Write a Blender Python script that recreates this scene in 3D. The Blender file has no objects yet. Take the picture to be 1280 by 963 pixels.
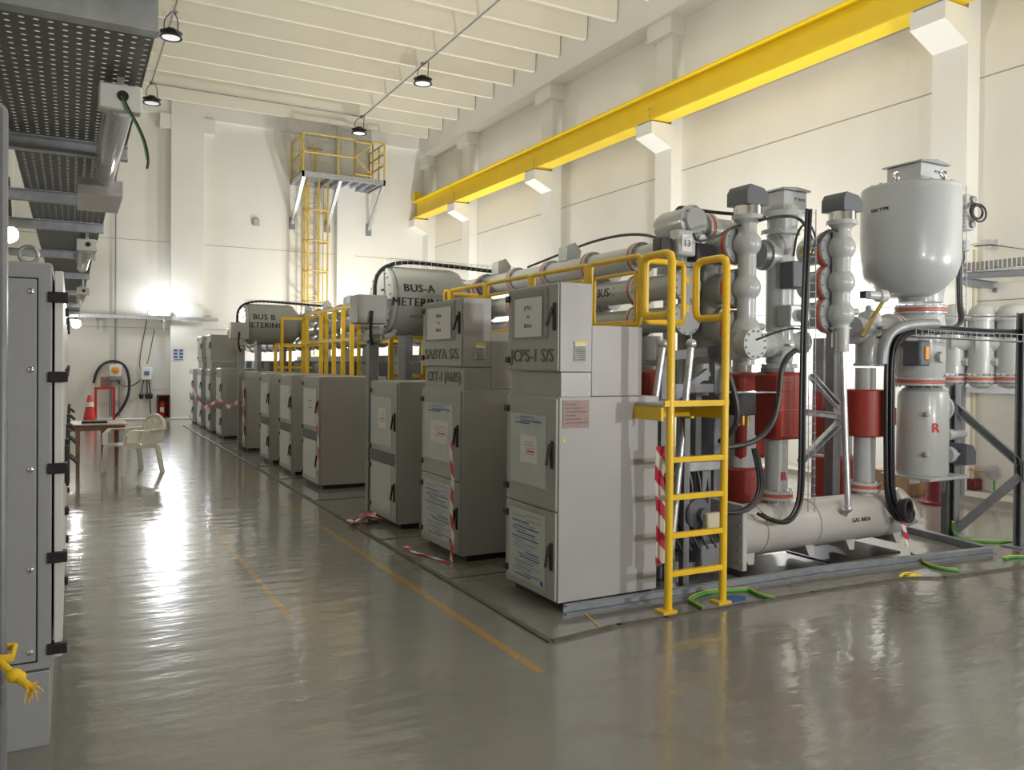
import bpy, bmesh, math, random
from mathutils import Vector, Matrix
random.seed(7)
S = bpy.context.scene
COL = S.collection
PI = math.pi

# ------------------------------------------------------------------ camera
F, CX, CY = 1012.0, 640.0, 466.5
YAW, PIT, ROL = -.4985, .0110, .0090
def _rot():
    cy, sy = math.cos(YAW), math.sin(YAW)
    R0 = Matrix(((1,0,0),(0,0,-1),(0,1,0)))
    Ry = Matrix(((cy,sy,0),(-sy,cy,0),(0,0,1)))
    Rp = Matrix(((1,0,0),(0,math.cos(PIT),-math.sin(PIT)),(0,math.sin(PIT),math.cos(PIT))))
    Rr = Matrix(((math.cos(ROL),-math.sin(ROL),0),(math.sin(ROL),math.cos(ROL),0),(0,0,1)))
    return Rr @ Rp @ R0 @ Ry
R = _rot(); RT = R.transposed(); EYE = Vector((0,0,1.6))
cam_d = bpy.data.cameras.new('camera'); cam = bpy.data.objects.new('camera', cam_d); COL.objects.link(cam)
m3 = Matrix((R[0], -R[1], -R[2])).transposed()
cam.matrix_world = Matrix.Translation(EYE) @ m3.to_4x4()
cam_d.sensor_width = 36; cam_d.lens = F/1280*36; cam_d.shift_y = -(481.5-CY)/1280
cam_d.clip_start = .05; cam_d.clip_end = 200
S.camera = cam
def _ray(x, y): return RT @ Vector(((x-CX)/F, (y-CY)/F, 1))
def aY(x, y, Y): d = _ray(x, y); return EYE + d*(Y/d.y)          # survey helpers: a sighted point at a known depth
def aX(x, y, X): d = _ray(x, y); return EYE + d*(X/d.x)
def aZ(x, y, Z): d = _ray(x, y); return EYE + d*((Z-1.6)/d.z)

# ------------------------------------------------------------------ world, exposure, lights
w = bpy.data.worlds.new('world'); S.world = w; w.use_nodes = True
w.node_tree.nodes['Background'].inputs[0].default_value = (.95,.93,.88,1)
w.node_tree.nodes['Background'].inputs[1].default_value = .10
S.view_settings.view_transform = 'Standard'; S.view_settings.look = 'None'
S.view_settings.gamma = 1; S.view_settings.use_curve_mapping = False
S.view_settings.exposure = 0.0

def area(name, loc, target, size, power, col, sy=None):
    d = bpy.data.lights.new(name, 'AREA'); d.energy = power; d.color = col
    d.shape = 'RECTANGLE'; d.size = size; d.size_y = sy or size
    o = bpy.data.objects.new(name, d); COL.objects.link(o); o.location = loc
    o.rotation_euler = (Vector(target)-Vector(loc)).to_track_quat('-Z','Y').to_euler()
    return o
def point(name, loc, power, col, r=.1):
    d = bpy.data.lights.new(name, 'POINT'); d.energy = power; d.color = col; d.shadow_soft_size = r
    o = bpy.data.objects.new(name, d); COL.objects.link(o); o.location = loc; return o
WARM = (1,.93,.80); COOL = (.86,.92,1); NEU = (1,.97,.90)
area('flood_light_right', (6.3,-1.6,1.8), (4.5,6,1.4), .25, 105, (1,.95,.92))
area('flood_light_behind', (3.6,-2.2,2.5), (4.2,8,1.6), .2, 120, (.98,.98,1))
area('roof_light_front', (4.2,-1,8.4), (4.2,-1,0), 3.0, 75, NEU)
area('roof_light_middle', (4.2,9,8.3), (4.2,9,0), 3.0, 45, NEU)
area('flood_light_right_aisle_near', (8.7,1.5,2.2), (8.6,5,9), .5, 220, (1,.985,.95))
area('flood_light_right_aisle', (8.6,9.5,.6), (8.0,12,8), .5, 240, (1,.985,.95))
area('flood_light_right_aisle_back', (8.6,18.5,.6), (8.4,19.5,8), .5, 300, (1,.985,.95))
area('flood_light_left_aisle', (1.2,8.5,3.0), (4.5,10,9), .5, 220, (1,.94,.83))
area('flood_light_right_aisle_floor', (9.0,9.0,2.8), (8.2,6.2,0), .4, 130, (.93,.96,1))
area('flood_light_back_corner', (7.0,21.8,1.0), (6.8,24.2,3.2), .4, 170, (1,.99,.96))
area('flood_light_aisle_end', (2.28,23.55,2.95), (1.7,15,0), .40, 120, (.90,.94,1), .16)

# ------------------------------------------------------------------ materials
def mat(name, col, rough=.5, metal=0, spec=.5, noise=0, nscale=6, bump=0, bscale=40, emit=0, coat=0, var=None):
    m = bpy.data.materials.new(name); m.use_nodes = True
    nt = m.node_tree; N = nt.nodes; b = N['Principled BSDF']
    b.inputs['Base Color'].default_value = (*col,1); b.inputs['Roughness'].default_value = rough
    b.inputs['Metallic'].default_value = metal; b.inputs['Specular IOR Level'].default_value = spec
    b.inputs['Coat Weight'].default_value = coat
    if noise or bump:
        tc = N.new('ShaderNodeTexCoord')
    if noise:
        n = N.new('ShaderNodeTexNoise'); n.inputs['Scale'].default_value = nscale; n.inputs['Detail'].default_value = 5
        nt.links.new(tc.outputs['Object'], n.inputs['Vector'])
        r = N.new('ShaderNodeValToRGB'); r.color_ramp.elements[0].position = .3; r.color_ramp.elements[1].position = .7
        lo = tuple(c*(1-noise) for c in col); hi = tuple(min(1,c*(1+noise)) for c in col)
        if var: lo = var
        r.color_ramp.elements[0].color = (*lo,1); r.color_ramp.elements[1].color = (*hi,1)
        nt.links.new(n.outputs['Fac'], r.inputs['Fac']); nt.links.new(r.outputs['Color'], b.inputs['Base Color'])
    if bump:
        n2 = N.new('ShaderNodeTexNoise'); n2.inputs['Scale'].default_value = bscale
        nt.links.new(tc.outputs['Object'], n2.inputs['Vector'])
        bp = N.new('ShaderNodeBump'); bp.inputs['Strength'].default_value = bump; bp.inputs['Distance'].default_value = .01
        nt.links.new(n2.outputs['Fac'], bp.inputs['Height']); nt.links.new(bp.outputs['Normal'], b.inputs['Normal'])
    if emit:
        b.inputs['Emission Color'].default_value = (*col,1); b.inputs['Emission Strength'].default_value = emit
    return m
M = dict(
 wall=mat('wall_paint',(.73,.715,.655),.6,noise=.03,nscale=.8,bump=.08,bscale=30),
 conc=mat('column_paint',(.74,.73,.68),.6,noise=.02,nscale=1),
 ceil=mat('ceiling_paint',(.71,.68,.58),.7,noise=.03,nscale=1),
 joint=mat('joint_sealant',(.30,.28,.24),.8),
 kerb=mat('concrete_kerb',(.33,.31,.25),.6,noise=.15,nscale=5),
 cab=mat('cabinet_paint',(.40,.395,.385),.38,noise=.04,nscale=3),
 cabd=mat('cabinet_door_paint',(.36,.37,.35),.33,noise=.05,nscale=4),
 cabl=mat('left_cabinet_paint',(.36,.37,.38),.45,bump=.15,bscale=260),
 dgrey=mat('dark_cap_plastic',(.10,.11,.125),.55),
 gis=mat('vessel_enamel',(.44,.46,.455),.30,noise=.03,nscale=5,coat=.25),
 gisw=mat('vessel_enamel_warm',(.50,.485,.46),.36,noise=.05,nscale=5),
 tank=mat('tank_enamel',(.38,.40,.41),.30,coat=.3),
 meter=mat('metering_tank_enamel',(.33,.35,.33),.33,noise=.03),
 yel=mat('safety_yellow',(.86,.55,.02),.34,noise=.06,nscale=7,coat=.3),
 cyel=mat('crane_yellow',(.86,.62,.02),.40,noise=.04,nscale=2),
 dyel=mat('weathered_yellow',(.62,.43,.09),.5,noise=.12,nscale=8),
 galv=mat('galvanised_steel',(.52,.54,.57),.36,metal=.75,noise=.15,nscale=14),
 galvd=mat('steel_primer_grey',(.26,.27,.29),.45,metal=.4,noise=.1,nscale=9),
 galvf=mat('weathered_channel_steel',(.30,.32,.345),.5,metal=.25,noise=.15,nscale=10),
 chrome=mat('bright_steel',(.8,.8,.8),.14,metal=1),
 alu=mat('brushed_aluminium',(.62,.62,.63),.28,metal=.85,noise=.08,nscale=20),
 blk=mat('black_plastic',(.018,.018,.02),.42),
 cable=mat('black_cable_sheath',(.020,.021,.024),.40),
 red=mat('red_oxide_enamel',(.30,.035,.022),.42,noise=.08,nscale=5),
 ring=mat('red_insulating_ring',(.55,.10,.06),.45),
 redl=mat('red_lettering',(.5,.03,.03),.5),
 txt=mat('stencil_black',(.02,.02,.022),.6),
 txtg=mat('stencil_grey',(.13,.14,.14),.6),
 blue=mat('printed_blue',(.07,.14,.32),.5),
 paper=mat('white_paper',(.70,.71,.70),.55),
 placard=mat('placard_film',(.52,.55,.53),.25,noise=.04,nscale=9),
 film=mat('clear_sleeve',(.62,.65,.66),.12,noise=.1,nscale=18,bump=.6,bscale=14),
 pink=mat('faded_notice',(.33,.22,.19),.5,noise=.1,nscale=20),
 white=mat('white_plastic',(.86,.84,.74),.35),
 offw=mat('offwhite_enclosure',(.72,.72,.68),.4),
 wood=mat('brown_table_wood',(.26,.15,.09),.5,noise=.2,nscale=8),
 tabtop=mat('table_top_laminate',(.55,.48,.38),.3),
 maroon=mat('maroon_paint',(.13,.015,.018),.4),
 fred=mat('fire_red',(.55,.03,.03),.35),
 cone=mat('cone_orange_red',(.60,.05,.04),.5),
 tred=mat('tape_red',(.62,.03,.07),.45), twhite=mat('tape_white',(.78,.76,.73),.45),
 green=mat('earth_green',(.08,.32,.06),.4), eyel=mat('earth_yellow',(.75,.60,.06),.4),
 rope=mat('yellow_rope',(.85,.55,.02),.8),
 bluep=mat('blue_plastic',(.03,.09,.26),.5),
 strip=mat('rubber_floor_strip',(.11,.10,.085),.6,noise=.3,nscale=9),
 board=mat('cardboard',(.35,.22,.12),.8,noise=.1,nscale=7),
 brass=mat('brass',(.6,.42,.15),.3,metal=.9),
 pipew=mat('cream_pipe',(.62,.55,.40),.5),
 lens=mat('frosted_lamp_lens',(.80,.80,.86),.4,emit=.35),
 bulb=mat('lit_bulb',(1,.98,.95),.4,emit=40),
 ledon=mat('lit_led_panel',(.95,.97,1),.4,emit=35),
 amber=mat('amber_window',(.75,.30,.02),.4),
 tubel=mat('tube_diffuser',(.62,.62,.64),.18,noise=.08,nscale=30),
)
# steel sheet with punched holes (holes are really open)
def perforated(name, px, py, rx):
    m = bpy.data.materials.new(name); m.use_nodes = True
    nt = m.node_tree; N = nt.nodes; L = nt.links; b = N['Principled BSDF']; out = N['Material Output']
    b.inputs['Base Color'].default_value = (.20,.20,.20,1); b.inputs['Metallic'].default_value = .6; b.inputs['Roughness'].default_value = .45
    tc = N.new('ShaderNodeTexCoord'); sp = N.new('ShaderNodeSeparateXYZ'); L.new(tc.outputs['Object'], sp.inputs[0])
    def mth(op, a, c=None, v=None):
        n = N.new('ShaderNodeMath'); n.operation = op; L.new(a, n.inputs[0])
        if c is not None: L.new(c, n.inputs[1])
        if v is not None: n.inputs[1].default_value = v
        return n.outputs[0]
    fx = mth('SUBTRACT', mth('FRACT', mth('DIVIDE', sp.outputs[0], v=px)), v=.5)
    fy = mth('SUBTRACT', mth('FRACT', mth('DIVIDE', sp.outputs[1], v=py)), v=.5)
    ax = mth('DIVIDE', mth('MULTIPLY', fx, v=px), v=rx); ay = mth('DIVIDE', mth('MULTIPLY', fy, v=py), v=rx)
    d = mth('ADD', mth('MULTIPLY', ax, ax), mth('MULTIPLY', ay, ay))
    hole = mth('LESS_THAN', d, v=1.0)
    t = N.new('ShaderNodeBsdfTransparent'); mx = N.new('ShaderNodeMixShader')
    L.new(hole, mx.inputs[0]); L.new(b.outputs[0], mx.inputs[1]); L.new(t.outputs[0], mx.inputs[2]); L.new(mx.outputs[0], out.inputs[0])
    return m
M['perf'] = perforated('perforated_sheet', .040, .052, .0095)

def floor_mat():
    m = bpy.data.materials.new('epoxy_floor'); m.use_nodes = True
    nt = m.node_tree; N = nt.nodes; L = nt.links; b = N['Principled BSDF']
    geo = N.new('ShaderNodeNewGeometry'); sp = N.new('ShaderNodeSeparateXYZ'); L.new(geo.outputs['Position'], sp.inputs[0])
    n1 = N.new('ShaderNodeTexNoise'); n1.inputs['Scale'].default_value = .8; n1.inputs['Detail'].default_value = 6
    L.new(geo.outputs['Position'], n1.inputs['Vector'])
    r = N.new('ShaderNodeValToRGB'); r.color_ramp.elements[0].position = .3; r.color_ramp.elements[1].position = .72
    r.color_ramp.elements[0].color = (.20,.198,.175,1); r.color_ramp.elements[1].color = (.25,.247,.22,1)
    L.new(n1.outputs['Fac'], r.inputs['Fac'])
    n3 = N.new('ShaderNodeTexNoise'); n3.inputs['Scale'].default_value = 7; n3.inputs['Detail'].default_value = 8; n3.inputs['Roughness'].default_value = .7
    L.new(geo.outputs['Position'], n3.inputs['Vector'])
    def mth(op, a, v=None, c=None):
        n = N.new('ShaderNodeMath'); n.operation = op
        if isinstance(a, (int,float)): n.inputs[0].default_value = a
        else: L.new(a, n.inputs[0])
        if c is not None: L.new(c, n.inputs[1])
        if v is not None: n.inputs[1].default_value = v
        return n.outputs[0]
    def band(s, c, h):
        d = mth('ABSOLUTE', mth('SUBTRACT', s, v=c)); return mth('LESS_THAN', d, v=h)
    def AND(a, c): return mth('MULTIPLY', a, c=c)
    X, Y = sp.outputs[0], sp.outputs[1]
    l1 = AND(band(X, 2.15, .026), AND(mth('GREATER_THAN', Y, v=3.6), mth('LESS_THAN', Y, v=23)))
    l2 = AND(band(X, 1.205, .022), AND(mth('GREATER_THAN', Y, v=5.05), mth('LESS_THAN', Y, v=23)))
    lines = mth('MAXIMUM', l1, c=l2)
    wear = mth('GREATER_THAN', n3.outputs['Fac'], v=.40)
    lw = AND(lines, wear)
    mix = N.new('ShaderNodeMix'); mix.data_type = 'RGBA'
    L.new(mth('MULTIPLY', lw, v=.8), mix.inputs[0]); L.new(r.outputs['Color'], mix.inputs[6]); mix.inputs[7].default_value = (.46,.27,.055,1)
    # worn stains
    n4 = N.new('ShaderNodeTexNoise'); n4.inputs['Scale'].default_value = 1.6; n4.inputs['Detail'].default_value = 9; n4.inputs['Distortion'].default_value = 1.2
    L.new(geo.outputs['Position'], n4.inputs['Vector'])
    st = mth('MULTIPLY', mth('MULTIPLY', mth('SUBTRACT', n4.outputs['Fac'], v=.60), v=4.0), v=1); 
    cl = N.new('ShaderNodeClamp'); L.new(st, cl.inputs[0]); cl.inputs[2].default_value = .5
    mix2 = N.new('ShaderNodeMix'); mix2.data_type = 'RGBA'
    L.new(cl.outputs[0], mix2.inputs[0]); L.new(mix.outputs[2], mix2.inputs[6]); mix2.inputs[7].default_value = (.17,.13,.09,1)
    L.new(mix2.outputs[2], b.inputs['Base Color'])
    # waves along X: stretched noise makes the trowelled ripples
    mp = N.new('ShaderNodeMapping'); mp.inputs['Scale'].default_value = (1.1,2.6,1); L.new(geo.outputs['Position'], mp.inputs[0])
    n2 = N.new('ShaderNodeTexNoise'); n2.inputs['Scale'].default_value = 2.0; n2.inputs['Detail'].default_value = 4; L.new(mp.outputs[0], n2.inputs['Vector'])
    bp = N.new('ShaderNodeBump'); bp.inputs['Strength'].default_value = .30; bp.inputs['Distance'].default_value = .025
    L.new(n2.outputs['Fac'], bp.inputs['Height']); L.new(bp.outputs['Normal'], b.inputs['Normal'])
    ra = N.new('ShaderNodeMapRange'); L.new(n3.outputs['Fac'], ra.inputs[0]); ra.inputs[3].default_value = .12; ra.inputs[4].default_value = .24
    L.new(ra.outputs[0], b.inputs['Roughness']); b.inputs['Specular IOR Level'].default_value = .6; b.inputs['Coat Weight'].default_value = .5; b.inputs['Coat Roughness'].default_value = .07; b.inputs['Coat IOR'].default_value = 1.6; L.new(bp.outputs['Normal'], b.inputs['Coat Normal'])
    return m
M['floor'] = floor_mat()

# ------------------------------------------------------------------ mesh helpers
class MB:
    def __init__(s): s.b = bmesh.new()
    def box(s, a, c, bev=0):
        a = Vector(a); c = Vector(c); lo = Vector(map(min, a, c)); hi = Vector(map(max, a, c))
        vs = [s.b.verts.new((x,y,z)) for x in (lo.x,hi.x) for y in (lo.y,hi.y) for z in (lo.z,hi.z)]
        fs = [s.b.faces.new([vs[i] for i in f]) for f in ((0,1,3,2),(4,6,7,5),(0,4,5,1),(2,3,7,6),(0,2,6,4),(1,5,7,3))]
        if bev:
            es = list({e for f in fs for e in f.edges}); bmesh.ops.bevel(s.b, geom=es, offset=bev, segments=1, affect='EDGES', profile=.5)
        return s
    def ring(s, c, ax, r, n, u=None):
        ax = ax.normalized()
        if u is None: u = ax.orthogonal().normalized()
        v = ax.cross(u)
        return [s.b.verts.new(c + (u*math.cos(2*PI*i/n) + v*math.sin(2*PI*i/n))*r) for i in range(n)]
    def lathe(s, o, ax, prof, n=28):      # prof: (distance along axis, radius)
        o = Vector(o); ax = Vector(ax).normalized(); u = ax.orthogonal().normalized(); prev = None
        rings = [s.ring(o+ax*t, ax, max(r,.0005), n, u) for t, r in prof]
        for A, B in zip(rings, rings[1:]):
            for i in range(n): s.b.faces.new((A[i],A[(i+1)%n],B[(i+1)%n],B[i]))
        s.b.faces.new(list(reversed(rings[0]))); s.b.faces.new(rings[-1])
        return s
    def cyl(s, a, c, r, r2=None, n=20):
        a = Vector(a); c = Vector(c); return s.lathe(a, c-a, [(0,r),((c-a).length, r if r2 is None else r2)], n)
    def tube(s, pts, r, n=10, smooth=0, closed=False):
        P = [Vector(p) for p in pts]
        for _ in range(smooth):
            Q = [] if closed else [P[0]]
            rg = range(len(P)) if closed else range(len(P)-1)
            for i in rg:
                a, c = P[i], P[(i+1)%len(P)]
                Q += [a*.75+c*.25, a*.25+c*.75]
            if not closed: Q.append(P[-1])
            P = Q
        k = len(P); u = None; rings = []
        for i in range(k):
            if closed: t = P[(i+1)%k]-P[i-1]
            else: t = P[min(i+1,k-1)]-P[max(i-1,0)]
            t = t.normalized() if t.length > 1e-9 else Vector((0,0,1))
            if u is None: u = t.orthogonal().normalized()
            else:
                u = u - t*u.dot(t); u = u.normalized() if u.length > 1e-6 else t.orthogonal().normalized()
            rr = r(i/(k-1)) if callable(r) else r
            rings.append(s.ring(P[i], t, rr, n, u))
        pairs = list(zip(rings, rings[1:])) + ([(rings[-1], rings[0])] if closed else [])
        for A, B in pairs:
            for i in range(n): s.b.faces.new((A[i],A[(i+1)%n],B[(i+1)%n],B[i]))
        if not closed:
            s.b.faces.new(list(reversed(rings[0]))); s.b.faces.new(rings[-1])
        return s
    def ball(s, c, r, sc=(1,1,1), n=20):
        c = Vector(c)
        mt = Matrix.Translation(c) @ Matrix.Diagonal((sc[0]*r, sc[1]*r, sc[2]*r, 1))
        bmesh.ops.create_uvsphere(s.b, u_segments=n, v_segments=max(8,n//2), radius=1, matrix=mt); return s
    def prism(s, poly, d):                # poly: 3-D loop, d: extrusion vector
        d = Vector(d); A = [s.b.verts.new(Vector(p)) for p in poly]; B = [s.b.verts.new(Vector(p)+d) for p in poly]; k = len(A)
        s.b.faces.new(list(reversed(A))); s.b.faces.new(B)
        for i in range(k): s.b.faces.new((A[i],A[(i+1)%k],B[(i+1)%k],B[i]))
        return s
    def bar(s, a, c, wd, ht, up=(0,0,1)):  # rectangular bar between two points
        a = Vector(a); c = Vector(c); t = (c-a).normalized(); up = Vector(up)
        sd = t.cross(up)
        if sd.length < 1e-4: sd = t.cross(Vector((1,0,0)))
        sd.normalize(); u2 = sd.cross(t).normalized()
        q = [a+sd*wd/2+u2*ht/2, a-sd*wd/2+u2*ht/2, a-sd*wd/2-u2*ht/2, a+sd*wd/2-u2*ht/2]
        return s.prism(q, c-a)
    def channel(s, a, c, wd, ht, up=(0,0,1), t=.006):   # U section
        a = Vector(a); c = Vector(c); d = (c-a).normalized(); up = Vector(up); sd = d.cross(up)
        if sd.length < 1e-4: sd = d.cross(Vector((1,0,0)))
        sd.normalize(); u2 = sd.cross(d).normalized(); w2, h2 = wd/2, ht/2
        q = [(-w2,-h2),(w2,-h2),(w2,-h2+t),(-w2+t,-h2+t),(-w2+t,h2-t),(w2,h2-t),(w2,h2),(-w2,h2)]
        return s.prism([a+sd*x+u2*y for x,y in q], c-a)
    def build(s, name, m, parent=None):
        bmesh.ops.recalc_face_normals(s.b, faces=s.b.faces)
        me = bpy.data.meshes.new(name); s.b.to_mesh(me); s.b.free()
        ms = m if isinstance(m, (list,tuple)) else [m]
        for k in ms: me.materials.append(M[k] if isinstance(k, str) else k)
        me.shade_smooth(); me.set_sharp_from_angle(angle=math.radians(38))
        o = bpy.data.objects.new(name, me); COL.objects.link(o)
        if parent: o.parent = parent
        return o
def tag(o, label, cat, group=None, kind=None):
    o['label'] = label; o['category'] = cat
    if group: o['group'] = group
    if kind: o['kind'] = kind
    return o
def thing(name, label, cat, loc=(0,0,0), group=None):
    o = bpy.data.objects.new(name, None); COL.objects.link(o); o.location = loc; o.empty_display_size = .1
    return tag(o, label, cat, group)
def hang(root):      # parts were meshed in world coordinates: keep them there under a root that stands at its own base
    for ch in root.children:
        ch.matrix_parent_inverse = Matrix.Translation(root.location).inverted()
def struct(name, mb, m, parent=None):
    o = mb.build(name, m, parent)
    if not parent: o['kind'] = 'structure'
    return o
def copy_tree(o, parent=None):
    c = o.copy(); COL.objects.link(c)
    if parent:
        c.parent = parent; c.matrix_parent_inverse = o.matrix_parent_inverse.copy()
    for ch in list(o.children): copy_tree(ch, c)
    return c
def text_mesh(s, size, bold=0.0, spacing=1.0, align='CENTER', ext=.0015):
    cu = bpy.data.curves.new('t', 'FONT'); cu.body = s; cu.size = size; cu.offset = bold; cu.extrude = ext
    cu.align_x = align; cu.align_y = 'CENTER'; cu.space_character = spacing; cu.resolution_u = 2
    o = bpy.data.objects.new('t', cu); COL.objects.link(o)
    dg = bpy.context.evaluated_depsgraph_get(); dg.update()
    me = bpy.data.meshes.new_from_object(o.evaluated_get(dg)); bpy.data.objects.remove(o); bpy.data.curves.remove(cu)
    return me
def lettering(s, size, origin, xdir, ydir, m, parent=None, bold=0, width=None, bend=None, name='lettering', spacing=1.0):
    """flat writing; bend=(centre, axis, radius) wraps it round a cylinder whose axis runs along xdir or ydir"""
    me = text_mesh(s, size, 0, spacing)
    if bold:
        bb = bmesh.new()
        for dx, dz in ((-bold,0),(0,.0002),(bold,.0004)):
            k0 = len(bb.verts); bb.from_mesh(me); bb.verts.ensure_lookup_table()
            for v in bb.verts[k0:]: v.co.x += dx; v.co.z += dz
        bb.to_mesh(me); bb.free()
    xs = [v.co.x for v in me.vertices]
    k = 1 if not width else width/max(1e-6, max(xs)-min(xs))
    xd = Vector(xdir).normalized(); yd = Vector(ydir).normalized(); nd = xd.cross(yd); o0 = Vector(origin)
    for v in me.vertices:
        x, y, z = v.co.x*k, v.co.y, v.co.z
        if bend == None: p = o0 + xd*x + yd*y + nd*z
        else:
            mode, r = bend
            if mode == 'y': a = y/r; p = o0 + xd*x + yd*math.sin(a)*r + nd*((math.cos(a)-1)*r + z)   # axis along xdir
            else: a = x/r; p = o0 + yd*y + xd*math.sin(a)*r + nd*((math.cos(a)-1)*r + z)
        v.co = p
    me.name = name; me.materials.append(M[m])
    o = bpy.data.objects.new(name, me); COL.objects.link(o)
    if parent: o.parent = parent
    return o
def stripes(name, pts, wd, nrm, parent=None, step=.12, th=.002, slant=.5):
    """barrier tape: alternating red and white bands slanted across a ribbon"""
    mb = MB(); P = [Vector(p) for p in pts]; seg = []
    for a, c in zip(P, P[1:]):
        k = max(1, int((c-a).length/.012)); seg += [a.lerp(c, i/k) for i in range(k)]
    seg.append(P[-1]); L = [0]
    for a, c in zip(seg, seg[1:]): L.append(L[-1]+(c-a).length)
    nr = Vector(nrm).normalized(); prev = None
    for i in range(len(seg)):
        t = (seg[min(i+1,len(seg)-1)]-seg[max(i-1,0)]).normalized(); sd = t.cross(nr)
        sd = sd.normalized() if sd.length > 1e-4 else t.orthogonal()
        row = [mb.b.verts.new(seg[i] + sd*wd*(j/8-.5)) for j in range(9)]
        if prev:
            for j in range(8):
                f = mb.b.faces.new((prev[j],prev[j+1],row[j+1],row[j]))
                f.material_index = int((L[i] + j*wd/8*slant*2)/step) % 2
        prev = row
    o = mb.build(name, ['tred','twhite'], parent)
    o.data.shade_flat(); md = o.modifiers.new('thickness','SOLIDIFY'); md.thickness = th; md.offset = 0
    return o
def arc(c, r, a0, a1, k, ux, uy):
    c = Vector(c); ux = Vector(ux); uy = Vector(uy)
    return [c + ux*r*math.cos(math.radians(a0+(a1-a0)*i/k)) + uy*r*math.sin(math.radians(a0+(a1-a0)*i/k)) for i in range(k+1)]
def bolts(mb, c, ax, rad, n, r=.008, h=.014, ph=0):
    c = Vector(c); ax = Vector(ax).normalized(); u = ax.orthogonal().normalized(); v = ax.cross(u)
    for i in range(n):
        a = 2*PI*(i+ph)/n; p = c+(u*math.cos(a)+v*math.sin(a))*rad
        mb.cyl(p-ax*h/2, p+ax*h/2, r, n=6)
XA, YA, ZA = Vector((1,0,0)), Vector((0,1,0)), Vector((0,0,1))
# ================================================================== THE HALL
XL, XR, XCOL, YB, YF, ZC = -2.4, 10.12, 9.87, 24.2, -6.5, 9.05
struct('floor', MB().box((XL-.2,YF-.2,-.2),(XR+.2,YB+.2,0)), 'floor')
struct('wall_back', MB().box((XL-.2,YB,0),(XR+.2,YB+.2,ZC)), 'wall')
struct('wall_left', MB().box((XL-.2,YF,0),(XL,YB,ZC)), 'wall')
struct('wall_right', MB().box((XR,YF,0),(XR+.2,YB,ZC)), 'wall')
struct('wall_front', MB().box((XL-.2,YF-.2,0),(XR+.2,YF,ZC)), 'wall')
cb = MB().box((XL-.2,YF-.2,ZC),(XR+.2,YB+.2,ZC+.2))
k = 0; y = 23.25
while y > YF:
    cb.prism([(XL+.05,y-.075,ZC),(XL+.05,y-.05,8.53),(XL+.05,y+.05,8.53),(XL+.05,y+.075,ZC)], (9.62-XL-.05,0,0)); y -= 1.09
struct('ceiling', cb, 'ceil')
colY = [6.48, 12.2, 16.5, 20.98, 24.0]
n_ = 0
for yc in [-4.0, .9]+colY:
    n_ += 1; y0, y1 = yc-.24, min(yc+.24, YB)
    mb = MB().box((XCOL,y0,0),(XR+.02,y1,8.1))
    mb.prism([(XCOL,y0,5.68),(9.40,y0,5.90),(9.40,y0,6.12),(XCOL,y0,6.12)], (0,y1-y0,0))
    mb.box((9.74,y0-.10,7.8),(XR+.02,y1+(.12 if yc<23 else 0),8.119))
    struct('trim_%d'%n_, mb, 'conc')
n_ += 1; struct('trim_%d'%n_, MB().box((9.645,YF,8.12),(XR,YB,ZC)), 'conc')      # edge beam
for xa, xb in ((2.38,3.22),(7.0,7.55),(-1.9,-1.3)):                      # pilasters and head beam of the back wall
    n_ += 1; mb = MB().box((xa,YB-.28,0),(xb,YB+.02,ZC))
    if xa > 2 and xa < 3: mb.box((xa-.28,YB-.26,7.95),(xb+.3,YB+.02,8.35))
    struct('trim_%d'%n_, mb, 'conc')
n_ += 1; struct('trim_%d'%n_, MB().box((XL,YB-.20,8.35),(9.7,YB+.02,8.85)), 'conc')
# panel joints
mb = MB()
for z in (2.45, 5.28): mb.box((XR-.004,YF,z-.006),(XR+.01,YB,z+.006))
struct('trim_20', mb, 'joint')
mb = MB()
for z in (2.5, 4.88):
    for xa, xb in ((XL,-1.9),(-1.3,2.38),(3.22,7.0),(7.55,9.6)): mb.box((xa,YB-.004,z-.006),(xb,YB+.01,z+.006))
struct('trim_21', mb, 'joint')
struct('baseboard_right', MB().box((9.42,YF,0),(XR,YB,.06)).box((9.40,YF,0),(9.43,YB,.075)), 'kerb')
struct('baseboard_back', MB().box((-.2,YB-.32,0),(2.95,YB,.05), .01), 'conc')

# ================================================================== CRANE RUNWAY
t = thing('crane_runway_beam','long yellow steel crane runway beam carried on the right wall corbels','steel beam',(9.6,24.0,6.15))
MB().box((9.42,YF+.2,6.15),(9.80,24.05,6.18)).build('bottom_flange','cyel',t)
MB().box((9.60,YF+.2,6.18),(9.625,24.05,6.66)).build('web','cyel',t)
MB().box((9.42,YF+.2,6.66),(9.80,24.05,6.69)).build('top_flange','cyel',t)
MB().box((9.56,YF+.2,6.69),(9.66,24.05,6.74)).build('rail','cyel',t)
MB().box((9.45,23.9,6.69),(9.75,24.05,6.98), .01).build('end_stop','cyel',t)
for yc in colY[:4]:
    MB().tube([(9.45,yc-.1,6.16),(9.45,yc-.12,6.30),(9.5,yc-.04,6.44),(9.52,yc+.02,6.42)],.010,6,2).build('lashing_wire','dyel',t)
    MB().box((9.41,yc-.2,6.121),(9.8,yc+.2,6.149)).build('bearing_plate','galvd',t)
hang(t)

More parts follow.
